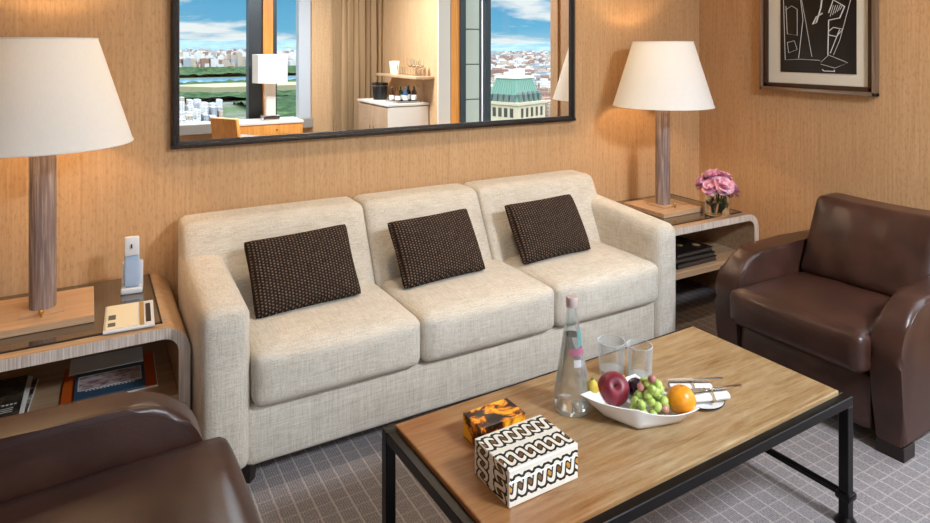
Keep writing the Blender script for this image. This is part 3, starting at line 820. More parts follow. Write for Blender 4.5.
MT['tort']=tortoise()
b=B(); b.box((0,0,.021),(.145,.088,.042),.002,2); b.done('box_body',MT['tort'],t,0)
b=B(); b.box((0,0,.0515),(.145,.088,.018),.0008,1); b.done('lid',MT['tort'],t,0)
# ---- bottle
bx,by=xf(.311,1.905)
KZ=.968
t=thing('water_bottle','tall clear glass water bottle with silver cap, standing left of the fruit bowl','bottle',(bx,by,CZ))
po=[(0,0),(.049,0),(.0525,.004),(.053,.02),(.052,.05),(.0475,.09),(.0395,.135),(.0315,.185),(.0252,.235),(.0195,.272),(.0155,.295),(.0165,.30),(.0165,.312),(.0145,.312)]
pi=[(.0125,.312),(.0125,.29),(.0168,.271),(.0224,.234),(.0288,.184),(.0368,.134),(.0447,.09),(.0492,.05),(.050,.02),(.048,.010),(0,.010)]
po=[(r_,z_*KZ) for r_,z_ in po]; pi=[(r_,z_*KZ) for r_,z_ in pi]
b=B(); b.lathe(po+pi,(0,0,0),40); b.done('bottle_glass',MT['bottle'],t,50)
b=B(); b.lathe([(r_,z_*KZ) for r_,z_ in ((0,.0108),(.0475,.0108),(.0495,.02),(.0487,.05),(.0442,.09),(.0363,.134),(.0283,.184),(.0235,.222),(0,.222))],(0,0,0),40); b.done('water',MT['water'],t,50)
b=B(); b.lathe([(0,.324),(.0160,.324),(.0176,.321),(.0176,.298),(.0170,.296),(.0170,.3025),(0,.3025)],(0,0,0),28); b.done('cap',plain('pink_silver_cap',srgb(206,186,180),.35,.25),t,40)
# small printed label, a band of colour and lettering strokes facing the viewer
def wrap(z0,z1,a0,a1,mat,name,rf,off=.0006):
    b=B(); n=14; g=[]
    for i in range(n+1):
        a=R(a0+(a1-a0)*i/n); row=[]
        for j in range(5):
            z=z0+(z1-z0)*j/4; r=rf(z)+off; row.append(b.b.verts.new((r*math.cos(a),r*math.sin(a),z)))
        g.append(row)
    for i in range(n):
        for j in range(4): b.b.faces.new((g[i][j],g[i+1][j],g[i+1][j+1],g[i][j+1]))
    b.done(name,mat,t,60)
def rad(z):
    for (r0,z0),(r1,z1) in zip(po[3:],po[4:]):
        if z0<=z<=z1: return r0+(r1-r0)*(z-z0)/(z1-z0)
    return .053
def film(name,col,al):
    n=NT(name); t_=n.n('ShaderNodeBsdfTransparent'); d=n.n('ShaderNodeBsdfDiffuse'); d.inputs[0].default_value=col
    m=n.n('ShaderNodeMixShader'); m.inputs[0].default_value=al; n.l(t_.outputs[0],m.inputs[1]); n.l(d.outputs[0],m.inputs[2]); n.l(m.outputs[0],n.out.inputs['Surface']); return n.m
wrap(.165,.185,-140,-40,film('pink_print',srgb(196,110,140),.55),'pink_print_band',rad)
wrap(.19,.235,-95,-50,film('teal_print',srgb(110,176,176),.5),'teal_print',rad)
wrap(.135,.155,-120,-85,film('white_print',srgb(230,232,236),.5),'white_print',rad)
# ---- tumblers
def tumbler(x,y,h,r,label):
    t=thing('tumbler',label,'glass',(x,y,CZ),0,'clear tumblers on the coffee table')
    b=B(); b.lathe([(0,0),(r*.9,0),(r*.92,.003),(r,h),(r-.0016,h+.0006),(r-.0024,h-.002),(r*.92-.0028,.011),(0,.011)],(0,0,0),36)
    b.done('glass_body',MT['tumbler'],t,50)
    b=B(); b.tube([((r-.001)*math.cos(2*PI*i/40),(r-.001)*math.sin(2*PI*i/40),h) for i in range(40)],.0013,6,True); b.done('rim',MT['rimglass'],t,60)
    b=B(); b.lathe([(0,.0112),(r*.9-.003,.0112),(r*.9-.003,.0125),(0,.0125)],(0,0,0),32); b.done('base_disc',MT['rimglass'],t,40)
tumbler(*xf(.473,2.115),.100,.044,'clear tumbler behind the apple, the left of the two glasses')
tumbler(*xf(.553,2.075),.106,.041,'clear tumbler behind the grapes, the right of the two glasses')
# ---- fruit bowl: square dish with pulled-up corners
bcx,bcy=xf(.492,1.872)
t=thing('fruit_bowl','white porcelain square bowl with pulled-up corners holding fruit','bowl',(bcx,bcy,CZ))
def cam2(r,d): X,Y=xf(r,d); return Vector((X-bcx,Y-bcy,0))
cor=[(cam2(.324,1.847),.070),(cam2(.470,1.782),.060),(cam2(.650,1.812),.050),(cam2(.515,1.985),.060)]   # left, front, right, back
bas=[cam2(.402,1.852),cam2(.476,1.793),cam2(.590,1.828),cam2(.508,1.935)]
def bowl_surface(lift,inset):
    """rows from base centre out to rim around the square outline"""
    N=40; out=[]
    for ring in range(9):
        s=ring/8; row=[]
        for k in range(N):
            e=k*4/N; i=int(e)%4; f=e-int(e)
            a,ha=cor[i]; c,hc=cor[(i+1)%4]; rim=a.lerp(c,f); hz=ha+(hc-ha)*f-(.004,.014,.012,.006)[i]*(4*f*(1-f))**.8
            mid=(a+c)/2; rim=rim+ mid.normalized()*.010*4*f*(1-f)
            ba=bas[i].lerp(bas[(i+1)%4],f); ba=ba*1.04
            if s<.45:
                p=ba*(s/.45); z=0
            else:
                q=(s-.45)/.55; p=ba.lerp(rim,q); z=hz*(q**.9)
            p=p*(1-inset*s); row.append((p.x,p.y,z+lift*(1 if s<.95 else .25)))
        out.append(row)
    return out
b=B(); so=bowl_surface(0,0); si=bowl_surface(.0045,.028)
def skin(rows):
    V=[[b.b.verts.new(p) for p in r] for r in rows[1:]]; c0=b.b.verts.new(rows[0][0]); n=len(V[0])
    for k in range(n): b.b.faces.new((c0,V[0][k],V[0][(k+1)%n]))
    for r in range(len(V)-1):
        for k in range(n): b.b.faces.new((V[r][k],V[r][(k+1)%n],V[r+1][(k+1)%n],V[r+1][k]))
    return V
vo=skin(so); vi=skin(si); n=len(vo[-1])
for k in range(n): b.b.faces.new((vo[-1][k],vo[-1][(k+1)%n],vi[-1][(k+1)%n],vi[-1][k]))
b.done('dish',MT['porcelain'],t,60)
# ---- fruit
BZ=CZ+.005
def fruit_mat(name,stops,rough=.25,scale=12,stretch=(1,1,1)):
    n=NT(name); v=n.noise(n.coord('Object',scale=stretch),scale,4,.6,.4); return n.pbr(n.ramp(v,stops),rough,0,.5)
MT['apple']=fruit_mat('red_apple_skin',[(.3,srgb(70,10,24)),(.5,srgb(128,26,44)),(.72,srgb(160,58,70))],.42,22,(1,1,.3))
MT['orange']=fruit_mat('orange_peel',[(.3,srgb(226,134,22)),(.6,srgb(240,158,34))],.35,40)
MT['banana']=fruit_mat('banana_peel',[(.3,srgb(196,166,50)),(.6,srgb(228,196,84))],.4,20)
MT['grape']=fruit_mat('green_grape_skin',[(.3,srgb(140,168,62)),(.6,srgb(190,210,116))],.18,30)
MT['redgrape']=fruit_mat('blush_grape_skin',[(.3,srgb(150,90,84)),(.6,srgb(190,136,120))],.2,30)
MT['plum']=fruit_mat('black_plum_skin',[(.3,srgb(24,14,26)),(.6,srgb(48,28,46))],.25,20)
ax,ay=xf(.432,1.906); AR=.0465
t=thing('apple','large dark red apple at the left of the fruit bowl','apple',(ax,ay,BZ+.004))
b=B(); pr=[]
for i in range(25):
    a=PI*i/24; r=AR*math.sin(a)*(1+.06*math.cos(a)); z=AR*.95-AR*.93*math.cos(a)
    if i>17: z-=.014*((i-17)/7)**2
    if i<5: z+=.006*((5-i)/5)**2
    pr.append((max(r,0),z))
rotm=Matrix.Rotation(R(50),4,Vector((math.cos(R(29.8)),-math.sin(R(29.8)),0)))
b.lathe(pr,(0,0,0),32)
for v in b.b.verts: v.co=rotm@(v.co-Vector((0,0,AR*.93)))+Vector((0,0,AR))
b.done('flesh',MT['apple'],t,80)
b=B(); tip=rotm@Vector((0,0,AR*.62))+Vector((0,0,AR)); tip2=rotm@Vector((.004,0,AR*.98))+Vector((0,0,AR)); b.tube([tip,tip2],.0018,6); b.ball(tip,(.006,.006,.006),8,6); b.done('stem',plain('apple_stem',srgb(58,28,20),.7),t,60)
ox,oy=xf(.612,1.852)
t=thing('orange','round orange at the right end of the fruit bowl','orange',(ox,oy,BZ+.008))
b=B(); b.ball((0,0,.039),(.040,.040,.039),28,18); b.done('peel',MT['orange'],t,80)
b=B(); b.lathe([(0,.0785),(.004,.0783),(.003,.0770),(0,.0770)],(0,0,0),10); b.done('stem',plain('orange_navel',srgb(120,110,50),.7),t,60)
# banana: curved, mostly behind the apple
t=thing('banana','yellow banana with green tip standing against the apple in the bowl','banana',(*xf(.385,1.95),BZ+.010))
pts=[];rr=[]
P0=[cam2(.366,1.880)-cam2(.385,1.95)+Vector((0,0,.085)),cam2(.366,1.882)-cam2(.385,1.95)+Vector((0,0,.072)),cam2(.370,1.888)-cam2(.385,1.95)+Vector((0,0,.050)),cam2(.384,1.915)-cam2(.385,1.95)+Vector((0,0,.030)),cam2(.415,1.972)-cam2(.385,1.95)+Vector((0,0,.022)),cam2(.46,1.984)-cam2(.385,1.95)+Vector((0,0,.026)),cam2(.485,1.985)-cam2(.385,1.95)+Vector((0,0,.034))]
def cr(P,k=6):
    out=[]
    for i in range(len(P)-1):
        p0=P[max(i-1,0)];p1=P[i];p2=P[i+1];p3=P[min(i+2,len(P)-1)]
        for j in range(k):
            t_=j/k; out.append(.5*((2*p1)+(p2-p0)*t_+(2*p0-5*p1+4*p2-p3)*t_*t_+(3*p1-p0-3*p2+p3)*t_**3))
    return out+[P[-1]]
pts=cr(P0); n=len(pts)
rr=[.0035 if i<3 else .0125*min(1,((i-2)/6)**.8)*min(1,((n-i)/7)**.7)+.002 for i in range(n)]
b=B(); b.tube(pts[3:],rr[3:],10); b.done('peel',MT['banana'],t,80)
b=B(); b.tube(pts[:5],[.0038]*3+[.0046,.007],8); b.done('stem',plain('banana_tip',srgb(116,122,48),.6),t,60)
t=thing('plum','black plum tucked between the apple and the grapes','plum',(*xf(.503,1.932),BZ+.014))
b=B(); b.ball((0,0,.026),(.026,.026,.027),20,14); b.done('flesh',MT['plum'],t,80)
b=B(); b.tube([(0,0,.052),(.002,0,.058)],.0012,6); b.done('stem',MT['foot'],t,60)
gx,gy=xf(.520,1.846)
t=thing('grape_bunch','bunch of green grapes with a few blush ones, heaped in the fruit bowl','grapes',(gx,gy,BZ+.008))
g0=NT; rn=random.Random(5)
def gmesh(mat): 
    b=B(); b.ball((0,0,0),(.0122,.0122,.0138),14,10); o=b.done('grape',mat,t,80); return o
proto=[gmesh(MT['grape']),gmesh(MT['redgrape'])]; first=[True,True]
spots=[]
tries=0
while len(spots)<52 and tries<6000:
    tries+=1
    a=rn.uniform(0,6.28); q=rn.uniform(0,1)**.5
    r_=.054*q; x=r_*math.cos(a)*.86; y=r_*math.sin(a)*.72
    zt=.026+.082*(1-q*q)
    z=rn.uniform(max(.020,zt-.026),zt)
    p=Vector((x,y,z))
    if all((p-s_).length>.0195 for s_ in spots): spots.append(p)
for i,p in enumerate(spots):
    k=1 if i%9==4 else 0
    o=proto[k] if first[k] else proto[k].copy()
    if not first[k]: COL.objects.link(o)
    first[k]=False
    rx=cam2(p.x+.0,0)-cam2(0,0); ry=cam2(0,p.y)-cam2(0,0)
    o.location=rx+ry+Vector((0,0,p.z)); o.rotation_euler=(rn.uniform(-1,1),rn.uniform(-1,1),0); o.parent=t
    if k: o['label']='blush pink grape'
b=B(); b.tube([(0,0,.03),(.004,.006,.06),(.0,.010,.088)],.002,6); b.done('stem',plain('grape_stem',srgb(110,90,50),.7),t,60)
# ---- plate with napkins and cutlery
px,py=xf(.702,1.945)
t=thing('side_plate','small pale plate with dark rim under the napkins, right of the fruit bowl','plate',(px,py,CZ))
b=B(); b.lathe([(0,0),(.045,0),(.05,.003),(.064,.008),(.0645,.0095),(.05,.0055),(0,.005)],(0,0,0),36); b.done('dish',MT['porcelain'],t,60)
b=B(); b.tube([(.0645*math.cos(2*PI*i/40),.0645*math.sin(2*PI*i/40),.0088) for i in range(40)],.0017,6,True); b.done('rim',MT['black_plastic'],t,60)
MT['napkin']=plain('white_napkin',srgb(240,236,232),.85)
def napkin(c,ln,r,dirv,label):
    """rolled cloth napkin"""
    t=thing('napkin',label,'napkin',c,math.atan2(dirv[1],dirv[0]),'rolled napkins')
    b=B(); turns=2.2; n=40; sp=[]
    for i in range(n+1):
        a=turns*2*PI*i/n; rr_=r*(.35+.65*i/n); sp.append((rr_*math.cos(a),rr_*.62*math.sin(a)+r*.62))
    o_=[(y,z) for y,z in sp]; i_=[(y*.9,(z-r*.62)*.9+r*.62) for y,z in sp]
    for xa,xb in ((-ln/2,ln/2),):
        A=[[b.b.verts.new((x,y,z)) for y,z in o_] for x in (xa,xb)]; C=[[b.b.verts.new((x,y,z)) for y,z in i_] for x in (xa+.001,xb-.001)]
        for i in range(n):
            b.b.faces.new((A[0][i],A[0][i+1],A[1][i+1],A[1][i])); b.b.faces.new((C[0][i],C[1][i],C[1][i+1],C[0][i+1]))
            b.b.faces.new((A[0][i],C[0][i],C[0][i+1],A[0][i+1])); b.b.faces.new((A[1][i],A[1][i+1],C[1][i+1],C[1][i]))
    b.done('cloth',MT['napkin'],t,60)
    b=B(); b.tube([(ln*.05,r*1.06*math.cos(a),r*.70*math.sin(a)+r*.64) for a in [2*PI*i/24 for i in range(24)]],.0022,6,True); b.done('tie',MT['tan'],t,60)
p=xf(.680,1.978); q=cam2(1,-.02)-cam2(0,0); napkin((p[0],p[1],CZ+.0105),.125,.021,(q.x,q.y),'rolled white napkin lying at the back of the side plate')
p=xf(.718,1.925); q=cam2(1,.16)-cam2(0,0); napkin((p[0],p[1],CZ+.0105),.115,.021,(q.x,q.y),'rolled white napkin lying at the front of the side plate')
def cutlery(kind,pr_,dr,label,zz):
    p=xf(*pr_); q=cam2(1,dr)-cam2(0,0); t=thing(kind,label,kind,(p[0],p[1],zz),math.atan2(q.y,q.x))
    b=B(); b.box((.045,0,.002),(.09,.010,.004),.0015,2); b.done('handle',MT['chrome'],t,40)
    b=B()
    if kind=='knife': b.prism([(-.085,-.004),(0,-.006),(.002,.005),(-.06,.008),(-.082,.004)],'Z',.001,.003)
    else:
        b.box((-.012,0,.002),(.03,.006,.003),.001,1); b.box((-.034,0,.002),(.018,.018,.003),.002,1)
        for k in (-1.5,-.5,.5,1.5): b.box((-.056,k*.005,.0025),(.03,.0026,.0025))
    b.done('blade' if kind=='knife' else 'tines',MT['chrome'],t,40)
cutlery('knife',(.690,1.978),.06,'silver knife lying along the back napkin',CZ+.0445)
cutlery('fork',(.732,1.925),.20,'silver fork lying along the front napkin',CZ+.0445)
# ------------------------------------------------------------------ the window side of the room, seen in the mirror
# curtain in the corner
t=thing('curtain','tan pleated floor-length curtain between main window and minibar, seen in the mirror','curtain',(3.12,-2.36,0))
b=B(); nx=140; x0,x1=-.36,.38; rows=6; G=[]
for side in (0,1):
    gr=[]
    for i in range(nx+1):
        u=i/nx; x=x0+(x1-x0)*u; row=[]
        for j in range(rows+1):
            z=.01+2.6*j/rows; am=.055*(1-.2*j/rows)
            y=am*math.sin(u*2*PI*9+.5*math.sin(u*17))+.02*math.sin(u*31+j*.6)+(.003 if side else 0)
            row.append(b.b.verts.new((x+.012*math.cos(u*2*PI*9),y,z)))
        gr.append(row)
    G.append(gr)
    for i in range(nx):
        for j in range(rows): b.b.faces.new((gr[i][j],gr[i+1][j],gr[i+1][j+1],gr[i][j+1]))
b.done('cloth',MT['taupe_curtain'],t,80)
b=B(); b.box((0,0,2.62),(.8,.05,.03),.004,2); b.done('track',MT['white_plastic'],t,0)
# desk by the window
t=thing('writing_desk','low pale wood desk below the window carrying a lamp, seen in the mirror','desk',(1.84,-2.26,0))
b=B(); b.box((0,0,.535),(.90,.46,.03),.003,2); b.done('desktop',MT['minibar'],t,0)
b=B(); b.box((0,0,.45),(.88,.44,.14),.003,1); b.done('apron',MT['orange_wood'],t,0)
for sx in (-1,1):
    b=B(); b.box((sx*.42,0,.19),(.04,.42,.38),.003,1); b.done('leg',MT['orange_wood'],t,0)
b=B(); b.box((.12,.222,.45),(.30,.006,.09),.001,1); dr=b.done('drawer',MT['orange_wood'],t,0)
b=B(); b.cyl((.12,.225,.45),(.12,.240,.45),.010,n=12); b.done('knob',MT['brass'],dr,40)
t=thing('desk_lamp','cream drum shade desk lamp in front of the window pier, seen in the mirror','lamp',(1.93,-2.24,.5505))
b=B(); b.box((0,0,.03),(.20,.16,.06),.004,2); b.done('base',MT['chrome'],t,0)
b=B(); b.box((0,0,.26),(.115,.10,.40),.006,2); b.done('column',MT['minibar'],t,0)
b=B(); b.cyl((0,0,.46),(0,0,.60),.008,n=8); b.done('lamp_stem',MT['brass'],t,0)
b=B(); b.ball((0,0,.63),(.03,.03,.04),12,8); b.done('bulb',bpy.data.materials['bulb_glow'],t,60)
b=B(); b.lathe([(.215,.46),(.215,.81)],(0,0,0),10); b.done('lamp_shade',MT['shade'],t,20)
t=thing('desk_chair','low orange backed chair drawn up to the desk, seen in the mirror','chair',(1.45,-1.62,0),R(238))
b=B(); b.cushion((0,0,.40),(.44,.44,.09),.03,(0,0,.01),6); b.done('seat',MT['ledge'],t,50)
b=B(); b.box((0,-.20,.56),(.40,.05,.24),.012,3,rx=R(8)); b.done('backrest',MT['orange_wood'],t,40)
for sx in (-1,1):
    for sy in (-1,1):
        b=B(); b.cyl((sx*.18,sy*.18,.36),(sx*.19,sy*.19,0),.02,.014,12); b.done('leg',MT['foot'],t,40)
# minibar cabinet, shelf and their contents
t=thing('minibar_cabinet','pale lacquer minibar cabinet against the right wall, seen in the mirror','cabinet',(3.235,-1.49,0))
b=B(); b.box((0,0,.385),(.50,.94,.73),.003,1); b.done('body',MT['oak'],t,0)
b=B(); b.box((0,0,.775),(.54,.97,.03),.004,2); b.done('countertop',MT['minibar'],t,0)
b=B(); b.box((0,.476,.39),(.52,.012,.72),.002,1); b.done('end_panel',MT['minibar'],t,0)
for sy in (-1,1):
    b=B(); b.box((-.255,sy*.235,.39),(.016,.46,.70),.003,1); d=b.done('door',MT['oak'],t,0)
    b=B(); b.box((-.272,sy*.06,.45),(.012,.012,.12),.003,1); b.done('handle',MT['steel'],d,0)
b=B(); b.box((.0,0,.01),(.46,.9,.02)); b.done('kick_plate',MT['foot'],t,0)
t=thing('wall_shelf','thin pale wooden shelf above the minibar, seen in the mirror','shelf',(XR,-1.48,1.09))
b=B(); b.box((-.125,0,0),(.25,1.2,.03),.003,1); b.done('board',MT['plinth'],t,0)
for y in (-.5,.5):
    b=B(); b.box((-.06,y,-.022),(.12,.02,.015)); b.done('bracket',MT['steel'],t,0)
SH=1.1055
def stem_glass(x,y,h,r,lab):
    t=thing('stem_glass',lab,'glass',(x,y,SH),0,'glasses on the minibar shelf')
    b=B(); b.lathe([(0,0),(r*.9,0),(r*.9,.003),(.004,.008),(.0035,h*.45),(r*.7,h*.55),(r,h*.75),(r*.82,h),(r*.78,h),(r*.94,h*.75),(r*.62,h*.57),(0,h*.5)],(0,0,0),20); b.done('glass_body',MT['glass'],t,50)
for i,(y,h,r) in enumerate(((-1.30,.21,.04),(-1.20,.20,.038),(-1.10,.20,.04),(-.99,.19,.036))):
    stem_glass(3.39,y,h,r,'%s stemmed glass on the shelf above the minibar, counted from the menu card'%('first','second','third','fourth')[i])
for i,y in enumerate((-1.42,-1.50)):
    t=thing('shelf_tumbler',('short tumbler on the shelf next to the stemmed glasses','short tumbler on the shelf between menu card and another tumbler')[i],'glass',(3.38,y,SH),0,'glasses on the minibar shelf')
    b=B(); b.lathe([(0,0),(.033,0),(.036,.10),(.033,.10),(.030,.008),(0,.008)],(0,0,0),20); b.done('glass_body',MT['glass'],t,50)
t=thing('menu_card','cream menu card standing on the shelf above the minibar','card',(3.36,-1.66,SH),R(70))
b=B(); b.box((0,.012,.085),(.13,.003,.17),rx=R(8)); b.done('front_leaf',MT['cream'],t,0)
b=B(); b.box((0,.040,.083),(.13,.003,.166),rx=R(-8)); b.done('back_leaf',MT['cream'],t,0)
t=thing('bar_tray','flat dark tray holding the small bottles on the minibar','tray',(3.26,-1.22,.7905))
b=B(); b.box((0,0,.004),(.30,.36,.008),.002,1)
for sx in (-1,1): b.box((sx*.147,0,.014),(.006,.36,.02))
for sy in (-1,1): b.box((0,sy*.177,.014),(.30,.006,.02))
b.done('tray_body',MT['steel'],t,0)
BT=.7905+.0085
bc=[srgb(60,34,20),srgb(26,44,28),srgb(24,20,20),srgb(90,56,24),srgb(60,86,110),srgb(40,24,18)]
cols=['brown','dark green','black','amber','blue','dark brown']
for i,(x,y) in enumerate(((3.16,-1.32),(3.25,-1.27),(3.33,-1.22),(3.18,-1.19),(3.25,-1.13),(3.35,-1.10))):
    t=thing('liquor_bottle','small %s bottle with a pale label on the minibar tray'%cols[i],'bottle',(x,y,BT),0,'small bottles on the minibar tray')
    h=.17+.015*(i%3); r=.032
    gm=NT('bottle_tint_%s'%cols[i].replace(' ','_')).pbr(bc[i],.08,0,.5)
    b=B(); b.lathe([(0,0),(r,0),(r,h*.55),(r*.4,h*.75),(r*.36,h*.9),(0,h*.9)],(0,0,0),16); b.done('bottle_body',gm,t,50)
    b=B(); b.lathe([(0,h*.9),(r*.42,h*.9),(r*.42,h),(0,h)],(0,0,0),12); b.done('cap',MT['brass'] if i%2 else MT['chrome'],t,40)
    b=B(); b.lathe([(r+.0004,h*.12),(r+.0008,h*.12),(r+.0008,h*.42),(r+.0004,h*.42)],(0,0,0),16,True); b.done('paper_label',MT['paper'],t,40)
t=thing('ice_bucket','black ice bucket standing at the curtain end of the minibar','bucket',(3.17,-1.72,.7905))
b=B(); b.lathe([(0,0),(.085,0),(.10,.20),(.102,.21),(.092,.21),(.078,.012),(0,.012)],(0,0,0),28); b.done('body',MT['black_plastic'],t,40)
b=B(); b.lathe([(.104,.17),(.104,.18),(.0995,.18),(.0985,.17)],(0,0,0),28,True); b.done('band',MT['steel'],t,40)

# ------------------------------------------------------------------ added ceiling lights, out of view, to brighten the room (recessed, warm)
def downlight(x,y,power,blend=.8,angle=120,tgt=None,label='',col=(1,.80,.56)):
    t=thing('added_downlight',label,'added ceiling light',(x,y,ZC),0,'added recessed ceiling downlights')
    b=B(); b.lathe([(.075,-.001),(.095,-.001),(.095,-.008),(.088,-.010),(.075,-.004)],(0,0,0),28,True); b.done('trim_ring',MT['white_plastic'],t,40)
    b=B(); b.lathe([(0,-.002),(.074,-.002),(.074,-.004),(0,-.004)],(0,0,0),28); b.done('diffuser',DL,t,0)
    l=bpy.data.lights.new('added_downlight_lamp','SPOT'); l.energy=power; l.color=col; l.shadow_soft_size=.09; l.spot_size=R(angle); l.spot_blend=blend
    o=bpy.data.objects.new('added_downlight_lamp',l); COL.objects.link(o); o.parent=t; o.location=(0,0,-.03)
    if tgt:
        d=Vector(tgt)-Vector((x,y,ZC)); o.rotation_euler=d.to_track_quat('-Z','Y').to_euler()
DL=emit('added_light_glow',(1,.9,.76,1),4)
WARM=(1,.84,.66); NEUT=(1,.94,.87)
KD=.55
downlight(.95,2.2,40,angle=110,tgt=(1.0,3.0,1.1),label='added recessed ceiling downlight over the left end of the sofa')
downlight(1.85,2.2,40,angle=110,tgt=(1.8,3.0,1.1),label='added recessed ceiling downlight over the right end of the sofa')
downlight(3.0,1.05,34,angle=62,tgt=(3.55,1.65,1.0),col=(1,.66,.36),label='added recessed ceiling downlight between the right armchair and the framed picture')
downlight(2.2,-1.7,12,label='added recessed ceiling downlight in front of the desk window')
downlight(-.6,-1.7,20,label='added recessed ceiling downlight at the far left of the window side')
t=thing('added_ceiling_lamp','added large round flush ceiling lamp near the windows, out of view, for fill','added ceiling light',(2.2,-.65,ZC))  # added for cool frontal fill on the sofa; no such lamp is seen
b=B(); b.lathe([(0,0),(.36,0),(.38,-.02),(.38,-.055),(.35,-.055),(.345,-.02),(0,-.02)],(0,0,0),48); b.done('rim',MT['white_plastic'],t,40)
b=B(); b.lathe([(0,-.022),(.343,-.022),(.343,-.03),(0,-.034)],(0,0,0),48); b.done('diffuser',DL,t,40)
l=bpy.data.lights.new('added_fill_light','AREA'); l.shape='DISK'; l.size=.66; l.energy=135; l.color=(.78,.88,1)
o=bpy.data.objects.new('added_fill_light',l); COL.objects.link(o); o.parent=t; o.location=(0,0,-.06)

# bulbs in the two table lamps and the desk lamp
for (x,y,z,p) in ((LAMPS[0][0],LAMPS[0][1],TZ+.85,10),(LAMPS[1][0],LAMPS[1][1],TZ+.85,10),(1.93,-2.24,1.20,1.6)):
    l=bpy.data.lights.new('lamp_bulb','POINT'); l.energy=p; l.color=(1,.68,.38); l.shadow_soft_size=.035
    o=bpy.data.objects.new('lamp_bulb',l); COL.objects.link(o); o.location=(x,y,z)

# ------------------------------------------------------------------ city outside, 120 m below
GZ=-120.0
def ground_mat():
    n=NT('city_ground'); co=n.coord('Object')
    v=n.noise(co,.0016,6,.6); f=n.noise(co,.02,4,.7)
    c=n.ramp(f,[(.3,srgb(66,72,62)),(.5,srgb(94,94,86)),(.7,srgb(124,120,112))])
    c=n.mix(n.ramp(v,[(.5,(0,0,0,1)),(.6,(1,1,1,1))]),c,srgb(74,92,58))
    return n.pbr(c,.95,0,.1)
b=B(); b.box((0,0,GZ-1),(60000,60000,2)); struct(b.done('trim_2',ground_mat(),smooth=0))
def hills_mat():
    n=NT('far_hills'); v=n.noise(n.coord('Object'),.002,4); return n.pbr(n.ramp(v,[(.3,srgb(96,116,136)),(.7,srgb(124,142,158))]),1,0,0)
# woods of the park (lumpy canopy), with clearings
def canopy(name,label,xa,xb,ya,yb,step,hmax,seed,thr):
    from mathutils import noise as NZ
    b=B(); nx=int((xb-xa)/step); ny=int((yb-ya)/step); g={}
    for i in range(nx+1):
        for j in range(ny+1):
            x=xa+i*step; y=ya+j*step
            m=NZ.noise(Vector((x*.0022+seed,y*.0022,0)))+.5*NZ.noise(Vector((x*.006,y*.006,seed)))
            h=hmax*(.55+.45*NZ.noise(Vector((x*.045,y*.045,seed))))*(1 if m>thr else 0) + (NZ.noise(Vector((x*.2,y*.2,3)))*3 if m>thr else -4)
            g[i,j]=b.b.verts.new((x,y,GZ+h))
    for i in range(nx):
        for j in range(ny): b.b.faces.new((g[i,j],g[i+1,j],g[i+1,j+1],g[i,j+1]))
    o=b.done(name,WOOD,None,0); tag(o,label,'trees',None,'stuff'); return o
def wood_mat():
    n=NT('park_trees'); v=n.noise(n.coord('Object'),.05,5,.7); return n.pbr(n.ramp(v,[(.3,srgb(26,46,32)),(.5,srgb(50,72,44)),(.72,srgb(80,98,62))]),.95,0,.1)
WOOD=wood_mat()
canopy('park_woodland','dark green park woods beyond the lake, seen in the mirror',-700,1250,-3700,-2760,22,24,1.3,-.35)
canopy('park_woodland','green park woods nearer than the lake, seen in the mirror',-500,760,-2230,-1500,16,20,5.1,-.12)
canopy('park_woodland','leafy park trees nearest to the windows beside the pale blocks, seen in the mirror',262,560,-1490,-930,10,16,8.4,-.3)
# lake
b=B(); pts=[]
for i in range(60):
    a=2*PI*i/60; pts.append((420+560*math.cos(a)*(1+.12*math.sin(3*a)),-2490+ 215*math.sin(a)*(1+.15*math.cos(2*a+1))))
b.prism(pts,'Z',GZ-.2,GZ+.6)
lk=b.done('lake',NT('lake_water').pbr(srgb(96,140,170),.12,0,.5),None,0); tag(lk,'blue reservoir lake in the middle of the park, seen in the mirror','lake')
b=B(); pts=[(150,-1790),(330,-1840),(560,-1800),(650,-1720),(480,-1660),(260,-1650)]
b.prism(pts,'Z',GZ-.1,GZ+25); fd=b.done('park_clearing',plain('meadow',srgb(140,134,104),.95),None,0); tag(fd,'pale open meadow in the near park woods, seen in the mirror','meadow')
# buildings
rn=random.Random(21)
def facade(name,wall,win,sx=.33,sz=.3,dens=.5):
    n=NT(name); x,y,z=n.sep(n.coord('Object'))
    h=n.M('ADD',x,y)
    a=n.M('GREATER_THAN',n.M('FRACT',n.M('MULTIPLY',h,sx)),dens); c=n.M('GREATER_THAN',n.M('FRACT',n.M('MULTIPLY',z,sz)),dens)
    return n.pbr(n.mix(n.M('MULTIPLY',a,c),wall,win),.8,0,.2)
FAC=[facade('facade_white',srgb(196,192,188),srgb(150,150,152),.2,.24),facade('facade_tan',srgb(172,156,140),srgb(132,122,112),.2,.24),facade('facade_brick',srgb(142,110,96),srgb(112,92,84),.2,.24),facade('facade_grey',srgb(148,150,156),srgb(118,122,128),.2,.24)]
def tower(x,y,w,d,h,mi,label,group,name='city_building',rz=0):
    t=thing(name,label,'building',(x,y,GZ),rz,group)
    b=B(); b.box((0,0,h/2),(w,d,h)); b.box((0,0,h*.5),(w*.8,d*1.04,h*.98)); b.done('block',FAC[mi],t,0)
    b=B(); b.box((w*.1,0,h+w*.06),(w*.35,d*.4,w*.14)); b.box((-w*.2,d*.1,h+w*.03),(w*.2,d*.2,w*.08)); b.done('rooftop_hut',FAC[0 if mi==3 else 3],t,0)
